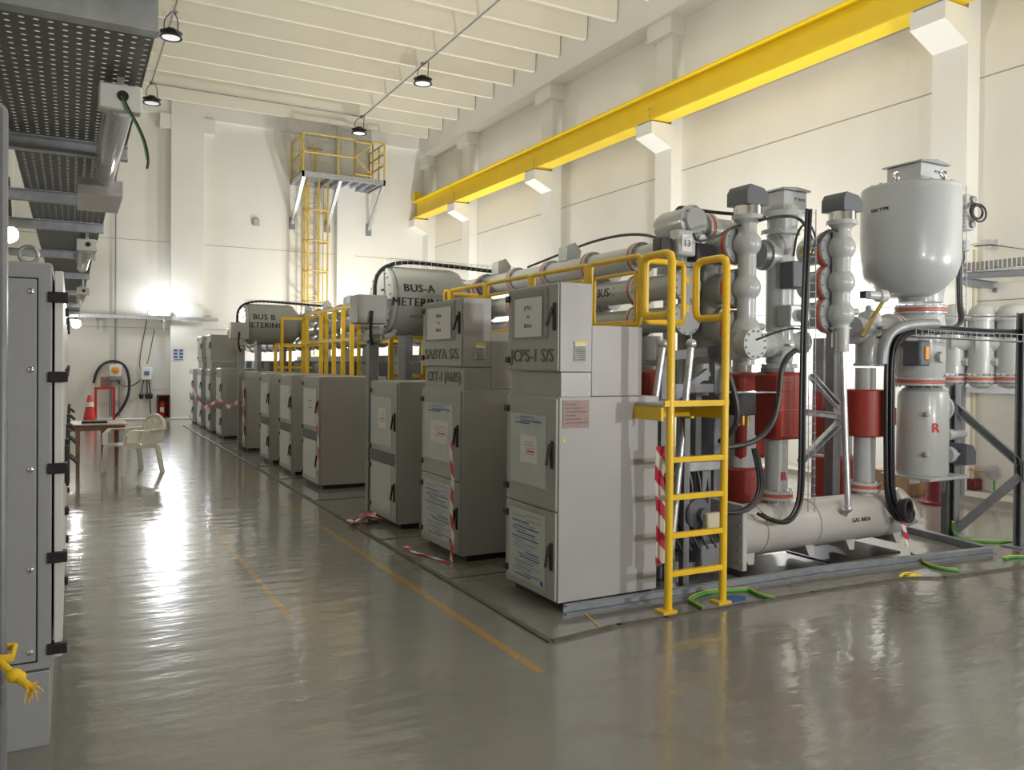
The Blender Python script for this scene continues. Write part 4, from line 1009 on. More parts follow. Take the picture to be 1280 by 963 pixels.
# horizontal body over pole 1
zc = aY(965,432,YV).z; xw = aY(916,432,YV).x
t = thing('earthing_switch_body','white horizontal switch body with round bolted cover above pole lettered R','switch body',(x1,YV,zc))
MB().lathe((x1+.08,YV,zc),-XA,[(0,.06),(.01,.11),(.16,.115),(.22,.10),(x1+.08-xw-.11,.09),(x1+.08-xw-.10,.125),(x1+.08-xw-.02,.125),(x1+.08-xw,.11)],32).build('body_shell','gis',t)
MB().lathe((xw+.02,YV-.09,zc),-YA,[(0,.105),(.10,.105),(.11,.12),(.13,.12)],28).build('cover','gis',t)
mb = MB(); bolts(mb,(xw+.02,YV-.225,zc),YA,.10,12,.008,.014); mb.build('bolts','galvd',t)
lettering('GAS',.035,(x1-.02,YV-.118,zc+.0),XA,ZA,'txt',t)
hang(t)
# tall tube with box
xt = aY(975,350,YV+.28).x; YT = YV+.28; z_b = aY(975,420,YT).z; z_t = aY(975,296,YT).z
t = thing('tall_gas_riser','tall grey gas riser with flanged head and square box between bubble columns','gas riser',(xt,YT,z_b))
MB().lathe((xt,YT,z_b-.35),ZA,[(0,.10),(.2,.115),(z_t-z_b+.35,.115)],32).build('riser_tube','gis',t)
MB().lathe((xt,YT,z_t),ZA,[(0,.12),(.01,.16),(.05,.16)],32).build('flange','gis',t)
MB().lathe((xt+.02,YT,z_t+.05),ZA,[(0,.12),(.10,.13),(.105,.20),(.15,.20)],32).build('head','gis',t)
zq = z_t+.20
MB().box((xt-.11,YT-.13,zq),(xt+.17,YT+.13,zq+.17),.008).build('terminal_box','tank',t)
MB().prism([(xt-.13,YT-.15,zq+.17),(xt+.19,YT-.15,zq+.17),(xt+.19,YT-.15,zq+.185),(xt+.03,YT-.15,zq+.20),(xt-.13,YT-.15,zq+.185)],(0,.30,0)).build('box_lid','galvd',t)
lettering('PT BOX',.035,(xt+.08,YT-.1315,zq+.10),XA,ZA,'txt',t)
MB().tube(arc((xt-.07,YT-.16,z_t+.22),.02,0,360,12,XA,ZA)[:-1],.005,6,0,True).build('lifting_eye','brass',t)
zn = aY(965,320,YT).z
MB().lathe((xt,YT,zn),-XA,[(0,.09),(.16,.10),(.165,.13),(.20,.13)],28).build('side_branch','gis',t)
MB().lathe((xt-.201,YT,zn),-XA,[(0,.115),(.07,.115)],28).build('branch_coupling','galvd',t)
zn2 = aY(1003,425,YT).z
MB().lathe((xt,YT,z_b-.05),XA,[(0,.08),(.25,.08),(.26,.10),(.29,.10)],24).build('side_branch','gis',t)
hang(t)

def bubble(px_, YC, ys_, rad, capx, capy, label, lab_red, legpx):
    P = [aY(px_,y_,YC) for y_ in ys_]; x = P[0].x
    t = thing('bubble_column', label, 'gas column', (x,YC,P[-1].z-.3))
    mb = MB(); prof = []; zlo = P[-1].z-rad*1.1; zhi = P[0].z+rad*1.7
    N_ = 64
    for i in range(N_+1):
        z = zlo+(zhi-zlo)*i/N_; r = rad*.66
        for p in P:
            d = abs(z-p.z)
            if d < rad: r = max(r, math.sqrt(rad*rad-d*d))
        if z > zhi-rad*.35: r = rad*(.60+.4*(z-(zhi-rad*.35))/(rad*.35))
        prof.append((z-zlo, r))
    mb.lathe((x,YC,zlo),ZA,prof,32); mb.build('column_shell','gis',t)
    MB().lathe((x,YC,zlo-.16),ZA,[(0,rad*.62),(.15,rad*.62),(.158,rad*.8),(.17,rad*.8)],26).build('lower_socket','gis',t)
    MB().lathe((x,YC,zhi),ZA,[(0,rad*1.12),(.035,rad*1.12)],30).build('flange','gis',t)
    MB().lathe((x,YC,zhi+.036),ZA,[(0,rad*1.0),(.07,rad*1.0)],30).build('bright_collar','chrome',t)
    zc_ = zhi+.108; r = rad*1.03
    MB().prism([(x-r,YC-r,zc_),(x+r,YC-r,zc_),(x+r,YC-r,zc_+.08),(x+r*.55,YC-r,zc_+.13),(x-r*.72,YC-r,zc_+.15),(x-r,YC-r,zc_+.10)],(0,2*r,0)).build('drive_cap','dgrey',t)
    for i, p in enumerate(P):
        MB().lathe((x,YC+rad*.6,p.z),YA,[(0,rad*.8),(.005,rad*1.0),(.01,rad*1.42),(.03,rad*1.42)],30).build('branch','gis',t)
        redring(t,(x,YC+rad*.6+.048,p.z),YA,rad*1.47,.034)
        MB().lathe((x,YC+rad*.6+.066,p.z),YA,[(0,rad*1.42),(.03,rad*1.42),(.035,rad*1.05),(.25,rad*1.05)],30).build('branch_tube','gis',t)
        mb = MB(); bolts(mb,(x,YC+rad*.6+.008,p.z),YA,rad*1.28,10,.007,.012); mb.build('bolts','galvd',t)
    MB().lathe((x+rad*.6,YC-rad*.5,P[-1].z+.02),(1,-.4,0),[(0,.03),(.05,.03),(.06,.015)],14).build('gas_valve','gis',t)
    hang(t); return x, zlo-.16
xb1, zb1 = bubble(934,YV-.02,(305,360,412),.108,939,245,'grey column of three stacked bulbs nearest the ladder, with dark cap',None,0)
xb2, zb2 = bubble(1052,YV-.02,(310,353,393),.112,1065,262,'grey column of three stacked bulbs beside the large tank, with dark cap',None,0)

# big bodies left of bubble column: horizontal upper vessel, end covers
zh = aY(880,275,5.05).z; xh = aY(845,275,5.3).x
t = thing('upper_gas_vessel','grey horizontal vessel with bolted round end above the stacked bus tubes','gas vessel',(4.3,5.2,zh))
xq = aY(872,278,4.95).x
MB().lathe((xq,4.95,zh-.03),YA,[(0,.07),(.005,.10),(.04,.105),(.05,.13),(.09,.13),(.10,.115),(.38,.115),(.45,.09),(.47,.02)],32).build('vessel_shell','gis',t)
mb = MB(); bolts(mb,(xq,4.98,zh-.03),YA,.105,8,.012,.03); mb.build('bolts','galvd',t)
MB().lathe((xq+.10,5.25,zh-.03),XA,[(0,.10),(.20,.10),(.205,.13),(.23,.13)],30).build('side_branch','gis',t)
redring(t,(xq+.345,5.25,zh-.03),XA,.128,.02)
MB().lathe((xq+.36,5.25,zh-.03),XA,[(0,.13),(.03,.13),(.04,.10),(xt-.2-xq-.36,.10)],30).build('side_branch','gis',t)
hang(t)
for i, (px_, py_, Yq, r, lb) in enumerate(((857,275,5.45,.12,'grey domed vessel end, middle of the upper left group'),(838,283,5.85,.12,'grey domed vessel end, farthest left of the upper group'))):
    p = aY(px_,py_,Yq)
    t = thing('domed_vessel', lb, 'gas vessel', (p.x,Yq,p.z-.2))
    MB().lathe((p.x,Yq,p.z-.45),ZA,[(0,r),(.42,r),(.50,r*.85),(.54,r*.5),(.555,.01)],30).build('vessel_shell','gis',t)
    MB().cyl((p.x,Yq,0),(p.x,Yq,p.z-.44),.06).build('stem','gis',t)
    MB().lathe((p.x,Yq,p.z-.25),-YA,[(0,r*.8),(r*1.15,r*.85),(r*1.2,r*1.05),(r*1.5,r*1.05)],26).build('cover','gis',t)
    hang(t)
# disconnector switch box with number plate 13
p = aY(858,305,4.86)
t = thing('numbered_switch_box','grey switch box with the number 13 plate above the stacked bus ends','switch box',p)
MB().box((p.x-.08,4.86,p.z-.09),(p.x+.10,5.0-.03,p.z+.11),.012).build('box_body','gis',t)
MB().box((p.x-.05,4.852,p.z-.06),(p.x+.05,4.8595,p.z+.07)).build('number_plate','paper',t)
lettering('13',.075,(p.x,4.850,p.z),XA,ZA,'txtg',t,bold=.001)
MB().box((p.x+.11,4.87,p.z-.12),(p.x+.30,5.02,p.z+.02),.006).build('linkage_cover','blk',t); MB().box((p.x-.22,4.9,p.z-.08),(p.x-.10,5.0,p.z+.04),.006).build('linkage_cover','blk',t)
MB().lathe((p.x+.16,4.869,p.z+.05),-YA,[(0,.035),(.02,.035)],18).build('gauge','paper',t)
hang(t)
# vertical bus housings right of the bus ends (behind the ladder loops)
for (px_,lb) in ((893,'grey vertical housing with three covers seen through the ladder hand loop'),):
    p = aY(px_,360,5.08)
    t = thing('interrupter_housing',lb,'interrupter',(p.x,5.08,1.6))
    MB().cyl((p.x,5.08,1.62),(p.x,5.08,zh-.12),.10,n=30).build('housing_shell','gis',t)
    for zc in zb_:
        MB().lathe((p.x,5.0,zc),-YA,[(0,.085),(.05,.09),(.055,.105),(.075,.105)],26).build('cover','gis',t)
    MB().box((p.x-.05,4.91,zb_[1]-.10),(p.x+.04,4.92,zb_[1]+.10)).build('type_plate','paper',t)
    hang(t)
# ---- pole 2
t, x2, z2 = pole(1080,YV,'',0,0,487,545,'second gas pole with round red transformer below the small cylinder',.055)
zt2 = aY(1080,487,YV).z
MB().lathe((x2,YV,z2),ZA,[(0,.15),(.01,.165),(zt2-z2-.01,.165),(zt2-z2,.15)],36).build('transformer_case','red',t); P2 = t
MB().cyl((x2,YV,zt2),(x2,YV,aY(1085,460,YV).z),.085,n=26).build('pole_tube','gis',t)
hang(t)
za, zbb = aY(1085,458,YV).z, aY(1085,388,YV).z; xk = aY(1086,420,YV).x
t = thing('gas_filter_cylinder','pale upright gas cylinder with small black lettering beside the cable bend','gas cylinder',(xk,YV,za))
MB().lathe((xk,YV,za),ZA,[(0,.125),(.025,.125),(.03,.11),(zbb-za-.08,.11),(zbb-za-.02,.08),(zbb-za,.03)],32).build('cylinder_shell','gis',t)
lettering('◄DCZ',.035,(xk-.01,YV-.111,za+.33),XA,ZA,'txt',t) if False else lettering('GCZ',.038,(xk,YV-.112,za+.33),XA,ZA,'txt',t,bold=.001,bend=('x',.112))
lettering('A603',.04,(xk,YV-.112,za+.25),XA,ZA,'txt',t,bold=.001,bend=('x',.112))
MB().lathe((xk,YV,zbb-.01),ZA,[(0,.035),(.05,.03)],14).build('valve','galv',t)
hang(t)
p = aY(1100,370,YV-.1)
t = thing('drive_motor','small grey cylindrical motor with lever under the large tank','motor',p)
MB().lathe(p-Vector((.16,0,0)),XA,[(0,.035),(.13,.04),(.135,.055),(.22,.055),(.225,.045)],22).build('motor_body','gis',t)
MB().box((p.x-.22,p.y-.03,p.z-.03),(p.x-.16,p.y+.03,p.z+.03)).build('coupling','blk',t)
MB().tube([p+Vector((-.02,-.04,-.06)),p+Vector((-.16,-.04,-.22)),p+Vector((-.26,-.03,-.36))],.018,8).build('lever','brass',t); hang(t)

# ---- the same low equipment in the bays behind
cnt = ['second','third','fourth','fifth','sixth','seventh','eighth','ninth','tenth','eleventh','twelfth','thirteenth']
for k in range(9):
    dy = 1.45*(k+1)+.2
    for src, what, grp in ((V0,'low horizontal gas vessel','low gas vessels of the rear bays'),(P1,'gas pole with square red case','square cased poles of the rear bays'),(P2,'gas pole with round red case','round cased poles of the rear bays')):
        c_ = copy_tree(src); c_.location.y += dy; c_['label'] = '%s of the %s bay counted from the camera'%(what,cnt[k]); c_['group'] = grp
D0_ = thing('mechanism_cabinet','dark drive mechanism cabinet of the second bay behind the control cabinets','cabinet',(4.0,6.2,0),'drive mechanism cabinets of the rear bays')
MB().box((3.98,5.75,.35),(4.38,6.45,1.62),.01).build('cabinet_body','dgrey',D0_)
MB().box((3.965,5.79,.40),(3.979,6.41,1.58),.003).build('door','galvd',D0_)
MB().box((3.95,5.84,.85),(3.9645,5.87,1.0)).build('handle','blk',D0_)
for x_ in (4.02,4.30):
    for y_ in (5.8,6.34): MB().box((x_,y_,0),(x_+.05,y_+.05,.349)).build('leg','galvd',D0_)
hang(D0_)
for k in range(1,12):
    c_ = copy_tree(D0_); c_.location.y += 1.45*k; c_['label'] = 'dark drive mechanism cabinet of the %s bay behind the control cabinets'%cnt[k]
t = thing('cable_duct','long dark steel cable duct running back inside the equipment row','cable duct',(5.6,5.9,1.2))
MB().box((5.45,6.0,1.30),(5.75,22.4,1.75),.01).build('duct_body','galvd',t)
yy = 6.1
while yy < 22.4: MB().box((5.55,yy,0),(5.65,yy+.1,1.299)).build('leg','galvd',t); yy += 2.7
hang(t)
# ---- large voltage transformer tank
YTK = 4.74; c = aY(1137,300,YTK); xk_ = c.x; rt = .418
zt_ = aY(1137,243,YTK).z; zb0 = aY(1137,375,YTK).z
t = thing('voltage_transformer_tank','large smooth grey upright tank at the right with box on its lid','tank',(xk_,YTK,zb0))
H = zt_-zb0
MB().lathe((xk_,YTK,zb0+.02),ZA,[(0,.17),(.04,.24),(.10,.31),(.18,.38),(.27,.41),(.33,rt),(H-.03,rt),(H-.012,rt*.985)],56).build('tank_shell','tank',t)
MB().lathe((xk_,YTK,zt_+.006),ZA,[(0,rt*.99),(.03,rt*.99),(.045,rt*.96),(.05,rt*.3)],56).build('lid','tank',t)
xn = aY(1150,385,YTK).x
MB().lathe((xn,YTK,zb0-.02),ZA,[(0,.19),(.05,.19),(.16,.21),(.26,.30)],36).build('neck','tank',t)
bx = aY(1146,215,YTK).x
zl = zt_+.05
MB().box((bx-.19,YTK-.17,zl),(bx+.17,YTK+.17,zl+.20),.008).build('terminal_box','tank',t)
MB().prism([(bx-.215,YTK-.2,zl+.20),(bx+.195,YTK-.2,zl+.20),(bx+.195,YTK-.2,zl+.212),(bx-.01,YTK-.2,zl+.235),(bx-.215,YTK-.2,zl+.212)],(0,.4,0)).build('box_lid','galvd',t)
lettering('PT BOX',.038,(bx+.07,YTK-.1715,zl+.13),XA,ZA,'txt',t)
for (dx,dy) in ((-.36,-.12),(-.10,-.38)):
    MB().tube(arc((xk_+dx,YTK+dy,zt_+.10),.035,0,360,14,XA,ZA)[:-1],.010,8,0,True).lathe((xk_+dx,YTK+dy,zt_+.04),ZA,[(0,.025),(.03,.02)],12).build('lifting_eye','chrome',t)
mb = MB(); bolts(mb,(xk_,YTK,zt_+.055),ZA,rt*.9,22,.012,.02); mb.build('bolts','tank',t)
va = math.radians(-180)
dd = Vector((math.cos(va),math.sin(va),0))
o0 = Vector((xk_,YTK,zt_-.18))+dd*(rt+.002)
lettering('GAS TYPE',.042,o0,Vector((-dd.y,dd.x,0)),ZA,'txt',t,bold=.001,bend=('x',rt+.002))
hang(t)
YN = YTK; zr1 = aY(1150,383,YN).z
t = thing('tank_tee_body','grey flanged tee body with hexagon plug hanging under the large tank','gas vessel',(xn,YN,1.5))
zr2 = aY(1150,477,YN).z
jointset(t,(xn,YN,zr1-.04),ZA,.225,16)
MB().lathe((xn,YN,zr2+.03),ZA,[(0,.19),(.06,.215),(zr1-zr2-.20,.215),(zr1-zr2-.11,.20)],36).build('body_shell','gis',t)
MB().lathe((xn-.15,YN,(zr1+zr2)/2+.10),-XA,[(0,.13),(.2,.13),(.21,.16),(.24,.16)],30).build('side_branch','gis',t)
redring(t,(xn-.405,YN,(zr1+zr2)/2+.10),XA,.155,.025)
MB().lathe((xn-.42,YN,(zr1+zr2)/2+.10),-XA,[(0,.16),(.03,.16),(.04,.12),(.5,.12)],30).build('side_branch','gis',t)
MB().lathe((xn-.03,YN-.2,zr2+.22),-YA,[(0,.055),(.05,.05)],6).build('hexagon_plug','gis',t)
jointset(t,(xn,YN,zr2),ZA,.215,16)
MB().box((xn-.42,YN-.30,zr2+.14),(xn-.27,YN-.12,zr2+.36),.015).build('indicator_box','dgrey',t)
MB().box((xn-.36,YN-.31,zr2+.20),(xn-.31,YN-.301,zr2+.31)).build('indicator_window','amber',t)
hang(t)
# lower vessel with R
zl0, zl1 = aY(1155,592,YN).z, zr2-.04; xl2 = aY(1153,540,YN).x
t = thing('lower_tank','grey upright vessel with red R mark under the tee body','gas vessel',(xl2,YN,zl0))
MB().lathe((xl2,YN,zl0),ZA,[(0,.215),(.02,.22),(zl1-zl0-.10,.22),(zl1-zl0-.05,.205),(zl1-zl0,.13)],40).build('vessel_shell','gis',t)
MB().box((xl2-.26,YN-.26,zl0-.03),(xl2+.30,YN+.24,zl0-.001),.006).build('base_plate','gis',t)
ra_ = math.radians(-117); rd_ = Vector((math.cos(ra_),math.sin(ra_),0)); lettering('R',.12,Vector((xl2,YN,(zl0+zl1)/2+.03))+rd_*.222,Vector((-rd_.y,rd_.x,0)),ZA,'redl',t,bold=.005,bend=('x',.222))
for z in (zl0+.20,zl1-.25): MB().lathe((xl2-.16,YN-.15,z),(-.7,-.7,0),[(0,.025),(.05,.022),(.06,.01)],14).build('stud','gis',t)
z = aY(1195,541,YN).z; MB().lathe((xl2+.17,YN-.12,z),XA,[(0,.05),(.08,.05),(.09,.035),(.27,.035),(.275,.03)],20).build('side_branch','gis',t)
z = aY(1195,565,YN).z
MB().lathe((xl2+.17,YN-.12,z),XA,[(0,.075),(.06,.075),(.065,.055),(.10,.055)],22).build('drive_flange','gis',t)
MB().lathe((xl2+.275,YN-.12,z),XA,[(0,.05),(.07,.05)],22).build('bright_collar','chrome',t)
MB().prism([(xl2+.35,YN-.20,z-.10),(xl2+.50,YN-.20,z-.10),(xl2+.50,YN-.20,z+.02),(xl2+.45,YN-.20,z+.08),(xl2+.35,YN-.20,z+.10)],(0,.16,0)).build('drive_cap','dgrey',t)
x = aY(1182,640,4.83).x
MB().box((x-.03,4.80,.0),(x+.03,4.86,zl0-.031)).build('leg','galvd',t)
MB().prism([(x-.09,4.81,zl0-.032),(x+.09,4.81,zl0-.032),(x+.035,4.81,zl0-.22),(x-.035,4.81,zl0-.22)],(0,.04,0)).build('gusset','gis',t)
MB().tube([(x+.06,4.79,0),(x+.06,4.79,zl0-.05)],.015,8).build('conduit_pipe','galv',t)
z = aY(1187,510,YN).z; MB().lathe((xl2+.14,YN,z),XA,[(0,.10),(.12,.10),(.125,.12),(.15,.12)],24).build('side_branch','gis',t)
hang(t)
p = aY(1116,521,4.8)
t = thing('red_valve_box','small red box beside the vertical cables with a red rod below','valve box',p)
MB().box((p.x-.06,4.8,p.z-.08),(p.x+.06,4.88,p.z+.08),.008).build('box_body','red',t)
MB().tube([(p.x-.01,4.83,p.z-.08),(p.x+.03,4.83,p.z-.35),(p.x+.05,4.83,p.z-.75)],.012,8,1).build('rod','fred',t); hang(t)
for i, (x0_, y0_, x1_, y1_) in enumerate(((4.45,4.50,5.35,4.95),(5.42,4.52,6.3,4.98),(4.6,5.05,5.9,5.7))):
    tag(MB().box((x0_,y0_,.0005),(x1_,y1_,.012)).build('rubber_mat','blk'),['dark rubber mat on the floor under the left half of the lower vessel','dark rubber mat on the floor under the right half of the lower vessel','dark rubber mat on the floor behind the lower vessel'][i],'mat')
# ---- background of the front bay: red transformers, columns, bracing
for (pxl,pxr,pyt,pyb,Yq,sq,lb) in ((905,948,465,570,5.55,True,'dark red transformer case half hidden between ladder and front pole'),
        (1030,1072,570,622,5.6,True,'small red transformer case low behind the steel column'),
        (1018,1040,490,545,5.9,False,'narrow red transformer case behind the vertical cable tray'),
        (890,960,585,628,5.5,False,'low dark red transformer case behind the lower gas vessel')):
    a = aY(pxl,pyt,Yq); c = aY(pxr,pyb,Yq); x = (a.x+c.x)/2; r = abs(c.x-a.x)/2*.8
    t = thing('current_transformer', lb, 'current transformer', (x,Yq,c.z), 'red current transformers behind the front poles')
    if sq: MB().box((x-r,Yq-r,c.z),(x+r,Yq+r,a.z),.03).build('transformer_case','red',t)
    else: MB().lathe((x,Yq,c.z),ZA,[(0,r*.95),(.01,r),(a.z-c.z-.01,r),(a.z-c.z,r*.95)],32).build('transformer_case','red',t)
    MB().cyl((x,Yq,.06),(x,Yq,c.z),r*.5,n=22).build('pole_tube','gis',t)
    MB().cyl((x,Yq,a.z),(x,Yq,a.z+.5),r*.5,n=22).build('pole_tube','gis',t)
    hang(t)
t = thing('braced_steelwork','grey bolted steel frame with fanned braces between the two front poles','steel frame',(5.8,5.2,0))
xc1 = aY(1041,520,5.25).x
MB().bar((xc1,5.25,0),(xc1,5.25,2.0),.10,.10,(0,1,0)).build('column','galvd',t)
xj = aY(1008,520,5.15).x
for (ya,yb_) in ((470,508),(515,520),(578,530)):
    A = aY(1000 if ya>500 else 1014,ya,5.1); B = aY(1048,yb_,5.1)
    MB().channel(A,B,.05,.055,(0,0,1),.008).build('brace','galv',t)
xc2 = aY(1027,560,5.9).x; MB().bar((xc2,5.9,0),(xc2,5.9,1.9),.14,.14,(0,1,0)).build('column','galvd',t)
hang(t)
A = aY(1060,636,4.5); B = aY(1053,440,4.62)
t = thing('inclined_strut','tall bright tubular strut in front of the steel braces below second bulb column','strut',A)
MB().tube([A,B],.026,12).build('strut_tube','galv',t)
MB().lathe(B,ZA,[(0,.05),(.2,.055)],16).build('socket','gis',t)
MB().bar(A+Vector((-.03,0,0)),A+Vector((.03,.1,-.12)),.06,.03).ball(A,.035).build('foot_joint','galv',t); hang(t)
t = thing('pneumatic_box','black terminal box with brass fittings beside the square red case','terminal box',aY(937,505,4.6))
p = aY(935,505,4.6)
MB().box((p.x-.10,4.6,p.z-.09),(p.x+.09,4.72,p.z+.08),.006).build('box_body','blk',t)
MB().box((p.x-.16,4.585,p.z+.082),(x1-.10,4.74,p.z+.092)).build('shelf_plate','galv',t)
for dx in (-.05,0,.05): MB().cyl((p.x+dx,4.65,p.z-.17),(p.x+dx,4.65,p.z-.09),.014,n=8).build('cable_gland','brass',t)
hang(t)
def cablebundle(pts, n, r, spread, label, seed=1, name='cable_bundle'):
    rr = random.Random(seed); t = thing(name, label, 'cables', pts[0])
    for i in range(n):
        off = Vector((rr.uniform(-1,1)*spread, rr.uniform(-1,1)*spread*.6, rr.uniform(-1,1)*spread*.5))
        MB().tube([Vector(p)+off for p in pts], r, 8, 2).build('cable','cable',t)
    hang(t); return t
cablebundle([aY(996,438,4.45),aY(984,447,4.42),aY(977,465,4.42),aY(975,500,4.42),aY(968,530,4.42),aY(950,550,4.42),aY(930,557,4.45),aY(905,560,4.5)],2,.018,.012,'thick black hose curving down in front of the square red case',1,'black_hose')
cablebundle([aY(912,470,4.5),aY(922,505,4.45),aY(922,530,4.45),aY(910,545,4.5),aY(900,552,4.6)],1,.022,.0,'black hose bending beside the right ladder stile',1,'black_hose')
cablebundle([aY(946,560,4.42),aY(955,600,4.42),aY(950,625,4.42),aY(930,640,4.45),aY(905,640,4.5)],3,.012,.03,'loose black cables dropping left of the lettered pole',3)
cablebundle([aY(1012,262,4.42),aY(1010,300,4.42),aY(1006,400,4.42),aY(1004,500,4.42),aY(1003,600,4.42),aY(1000,635,4.42),aY(985,655,4.42),aY(962,650,4.42),aY(950,643,4.5)],4,.013,.022,'vertical black cable bundle looping under the lettered pole base',2)
t = thing('wire_cable_tray','narrow vertical wire basket tray beside the black cable bundle','wire tray',aY(1016,600,4.46))
mb = MB()
for px_ in (1012,1020): mb.tube([aY(px_,262,4.46),aY(px_-2,640,4.46)],.004,5)
for i in range(34):
    y_ = 266+i*11; mb.tube([aY(1002,y_,4.46),aY(1020,y_,4.46)],.0028,4)
mb.build('basket','galvf',t); hang(t)
# horizontal tray with heavy cable bend, then drop and coil at the bottom
YC2 = 4.5
cablebundle([aY(1300,417,YC2-.35),aY(1240,417,YC2-.2),aY(1180,412,YC2),aY(1140,411,YC2),aY(1122,420,YC2),aY(1113,440,YC2),aY(1112,500,YC2),aY(1112,590,YC2),aY(1114,625,YC2),aY(1124,646,YC2),aY(1135,650,YC2),aY(1139,638,YC2),aY(1130,628,YC2)],9,.014,.05,'heavy bundle of black cables bending down in front of the large tank',5)
t = thing('cable_sleeve','dark grey ribbed cable sleeve over the outer bend left of the tee body','cable sleeve',aY(1120,420,YC2-.02))
MB().tube([aY(1170,405,YC2-.08),aY(1135,406,YC2-.08),aY(1113,414,YC2-.08),aY(1104,432,YC2-.08),aY(1102,455,YC2-.08)],.045,12,2).build('sleeve','galvd',t); hang(t)
t = thing('wire_cable_tray','horizontal wire basket tray under the cables crossing to the right edge','wire tray',aY(1180,418,YC2))
mb = MB()
for dz, dyy in ((0,0),(.06,0),(0,.14),(.06,.14)):
    mb.tube([aY(1145,416,YC2-.1)+Vector((0,dyy,dz-.03)),aY(1300,424,YC2-.45)+Vector((0,dyy,dz-.03))],.004,5)
for i in range(22):
    A = aY(1145,416,YC2-.1).lerp(aY(1300,424,YC2-.45), i/21)+Vector((0,0,-.03))
    mb.tube([A+Vector((0,0,.06)),A,A+Vector((0,.14,0)),A+Vector((0,.14,.06))],.003,4)
mb.build('basket','galvf',t); hang(t)
# coil hanging at bottom
cc = aY(1127,637,4.42)
t = thing('cable_coil','small coil of black hose hanging by the right end of lower vessel','cable coil',cc)
for i in range(4): MB().tube(arc(cc+Vector((0,-.02*i,0)),.075+.006*i,0,360,22,(.8,.2,0),ZA)[:-1],.014,8,0,True).build('hose_loop','cable',t)
hang(t)
# vertical tray right of tank with boxes
cablebundle([aY(1172,228,4.75),aY(1190,226,4.75),aY(1198,236,4.75),aY(1200,300,4.75),aY(1199,380,4.75),aY(1203,403,4.7),aY(1190,410,4.6)],4,.013,.018,'black cables running down the right side of the large tank',8)
t = thing('wire_cable_tray','vertical wire basket tray on the right side of the large tank','wire tray',aY(1200,390,4.8))
mb = MB()
for px_ in (1195,1208): mb.tube([aY(px_,232,4.8),aY(px_,400,4.8)],.004,5)
for i in range(18):
    y_ = 236+i*9; mb.tube([aY(1194,y_,4.8),aY(1209,y_,4.8)],.003,4)
mb.build('basket','galvf',t); hang(t)
p = aY(1214,265,4.95)
t = thing('relay_box','grey relay box with looped black cables right of the large tank','relay box',p)
MB().box((p.x-.09,4.95,p.z-.18),(p.x+.07,5.08,p.z+.17),.01).build('box_body','cab',t)
MB().box((p.x-.92,4.96,p.z-.05),(p.x-.091,5.04,p.z+.05)).build('bracket','galvd',t)
for i, rr_ in enumerate((.10,.085,.115)): MB().tube(arc(p+Vector((.02,-.04-.015*i,-.01*i)),rr_,0,360,20,(1,0,0),(0,0,.75))[:-1],.010,8,0,True).build('cable_loop','cable',t)
MB().lathe((p.x+.01,4.949,p.z+.12),-YA,[(0,.035),(.03,.035),(.035,.02)],14).lathe((p.x,4.949,p.z-.13),-YA,[(0,.035),(.03,.035)],14).build('gauge','galvd',t)
hang(t)
p = aY(1210,308,4.95)
t = thing('sensor_housing','small blue-grey sensor housing with pigtail beside the vertical tray','sensor',p)
MB().box((p.x-.05,4.95,p.z-.05),(p.x+.05,5.03,p.z+.06),.015).build('box_body','tank',t); MB().box((p.x-.10,4.97,p.z-.04),(p.x-.055,5.02,p.z+.04)).build('connector','blk',t); MB().box((p.x-.78,4.93,p.z-.01),(p.x-.101,5.01,p.z+.01)).build('bracket','galvd',t)
MB().tube([(p.x+.0,4.99,p.z-.05),(p.x-.01,4.98,p.z-.14),(p.x-.08,4.96,p.z-.19)],.009,6,1).build('pigtail','cable',t); hang(t)
# cables on the top of the switchgear
cablebundle([aY(836,288,5.4),aY(845,262,5.4),aY(850,258,5.4),aY(885,265,5.3),aY(925,268,5.1),aY(955,272,4.9)],2,.013,.01,'black cable crossing over the upper left gas vessels',9)
cablebundle([aY(950,276,4.55),aY(985,269,4.55),aY(1005,276,4.55),aY(1015,300,4.5)],2,.011,.01,'black cable arching over the head of the tall riser',10)
cablebundle([aY(867,292,4.7),aY(870,302,4.65),aY(890,300,4.65),aY(915,285,4.65),aY(925,282,4.7)],1,.010,.0,'thin black cable drooping across the bolted vessel end',11)
cablebundle([aY(945,425,4.5),aY(985,410,4.5),aY(1005,412,4.5)],1,.008,.0,'thin black cable rising over the white switch body',12)
cablebundle([aY(1018,310,4.5),aY(1030,290,4.6),aY(1045,287,4.7),aY(1052,292,4.75)],3,.009,.014,'short black cable tails beside the second bulb column',13)
cablebundle([aY(992,320,4.5),aY(996,290,4.5),aY(1010,275,4.5),aY(1022,300,4.5),aY(1014,318,4.5)],1,.009,.0,'thin black cable loop between riser and second bulb column',14)
cablebundle([aX(660,334,4.5),aX(700,318,4.5),aX(745,300,4.5),aX(795,291,4.5),aX(832,300,4.4)],1,.013,.0,'thin black cable arching above the bus tubes towards the ladder',15)
p = aY(1003,345,4.75)
t = thing('solenoid_box','dark grey solenoid box with brass valve between the riser and red rings','solenoid box',p)
MB().box((p.x-.11,4.75,p.z-.10),(p.x+.09,4.9,p.z+.12),.01).build('box_body','dgrey',t)
MB().lathe((p.x-.02,4.74,p.z+.20),XA,[(0,.03),(.10,.035),(.12,.02)],12).build('valve','brass',t)
MB().box((p.x-.12,4.76,p.z-.42),(p.x+.06,4.9,p.z-.24),.01).lathe((p.x,4.759,p.z-.33),-YA,[(0,.05),(.05,.05)],16).build('lower_actuator','tank',t)
hang(t)

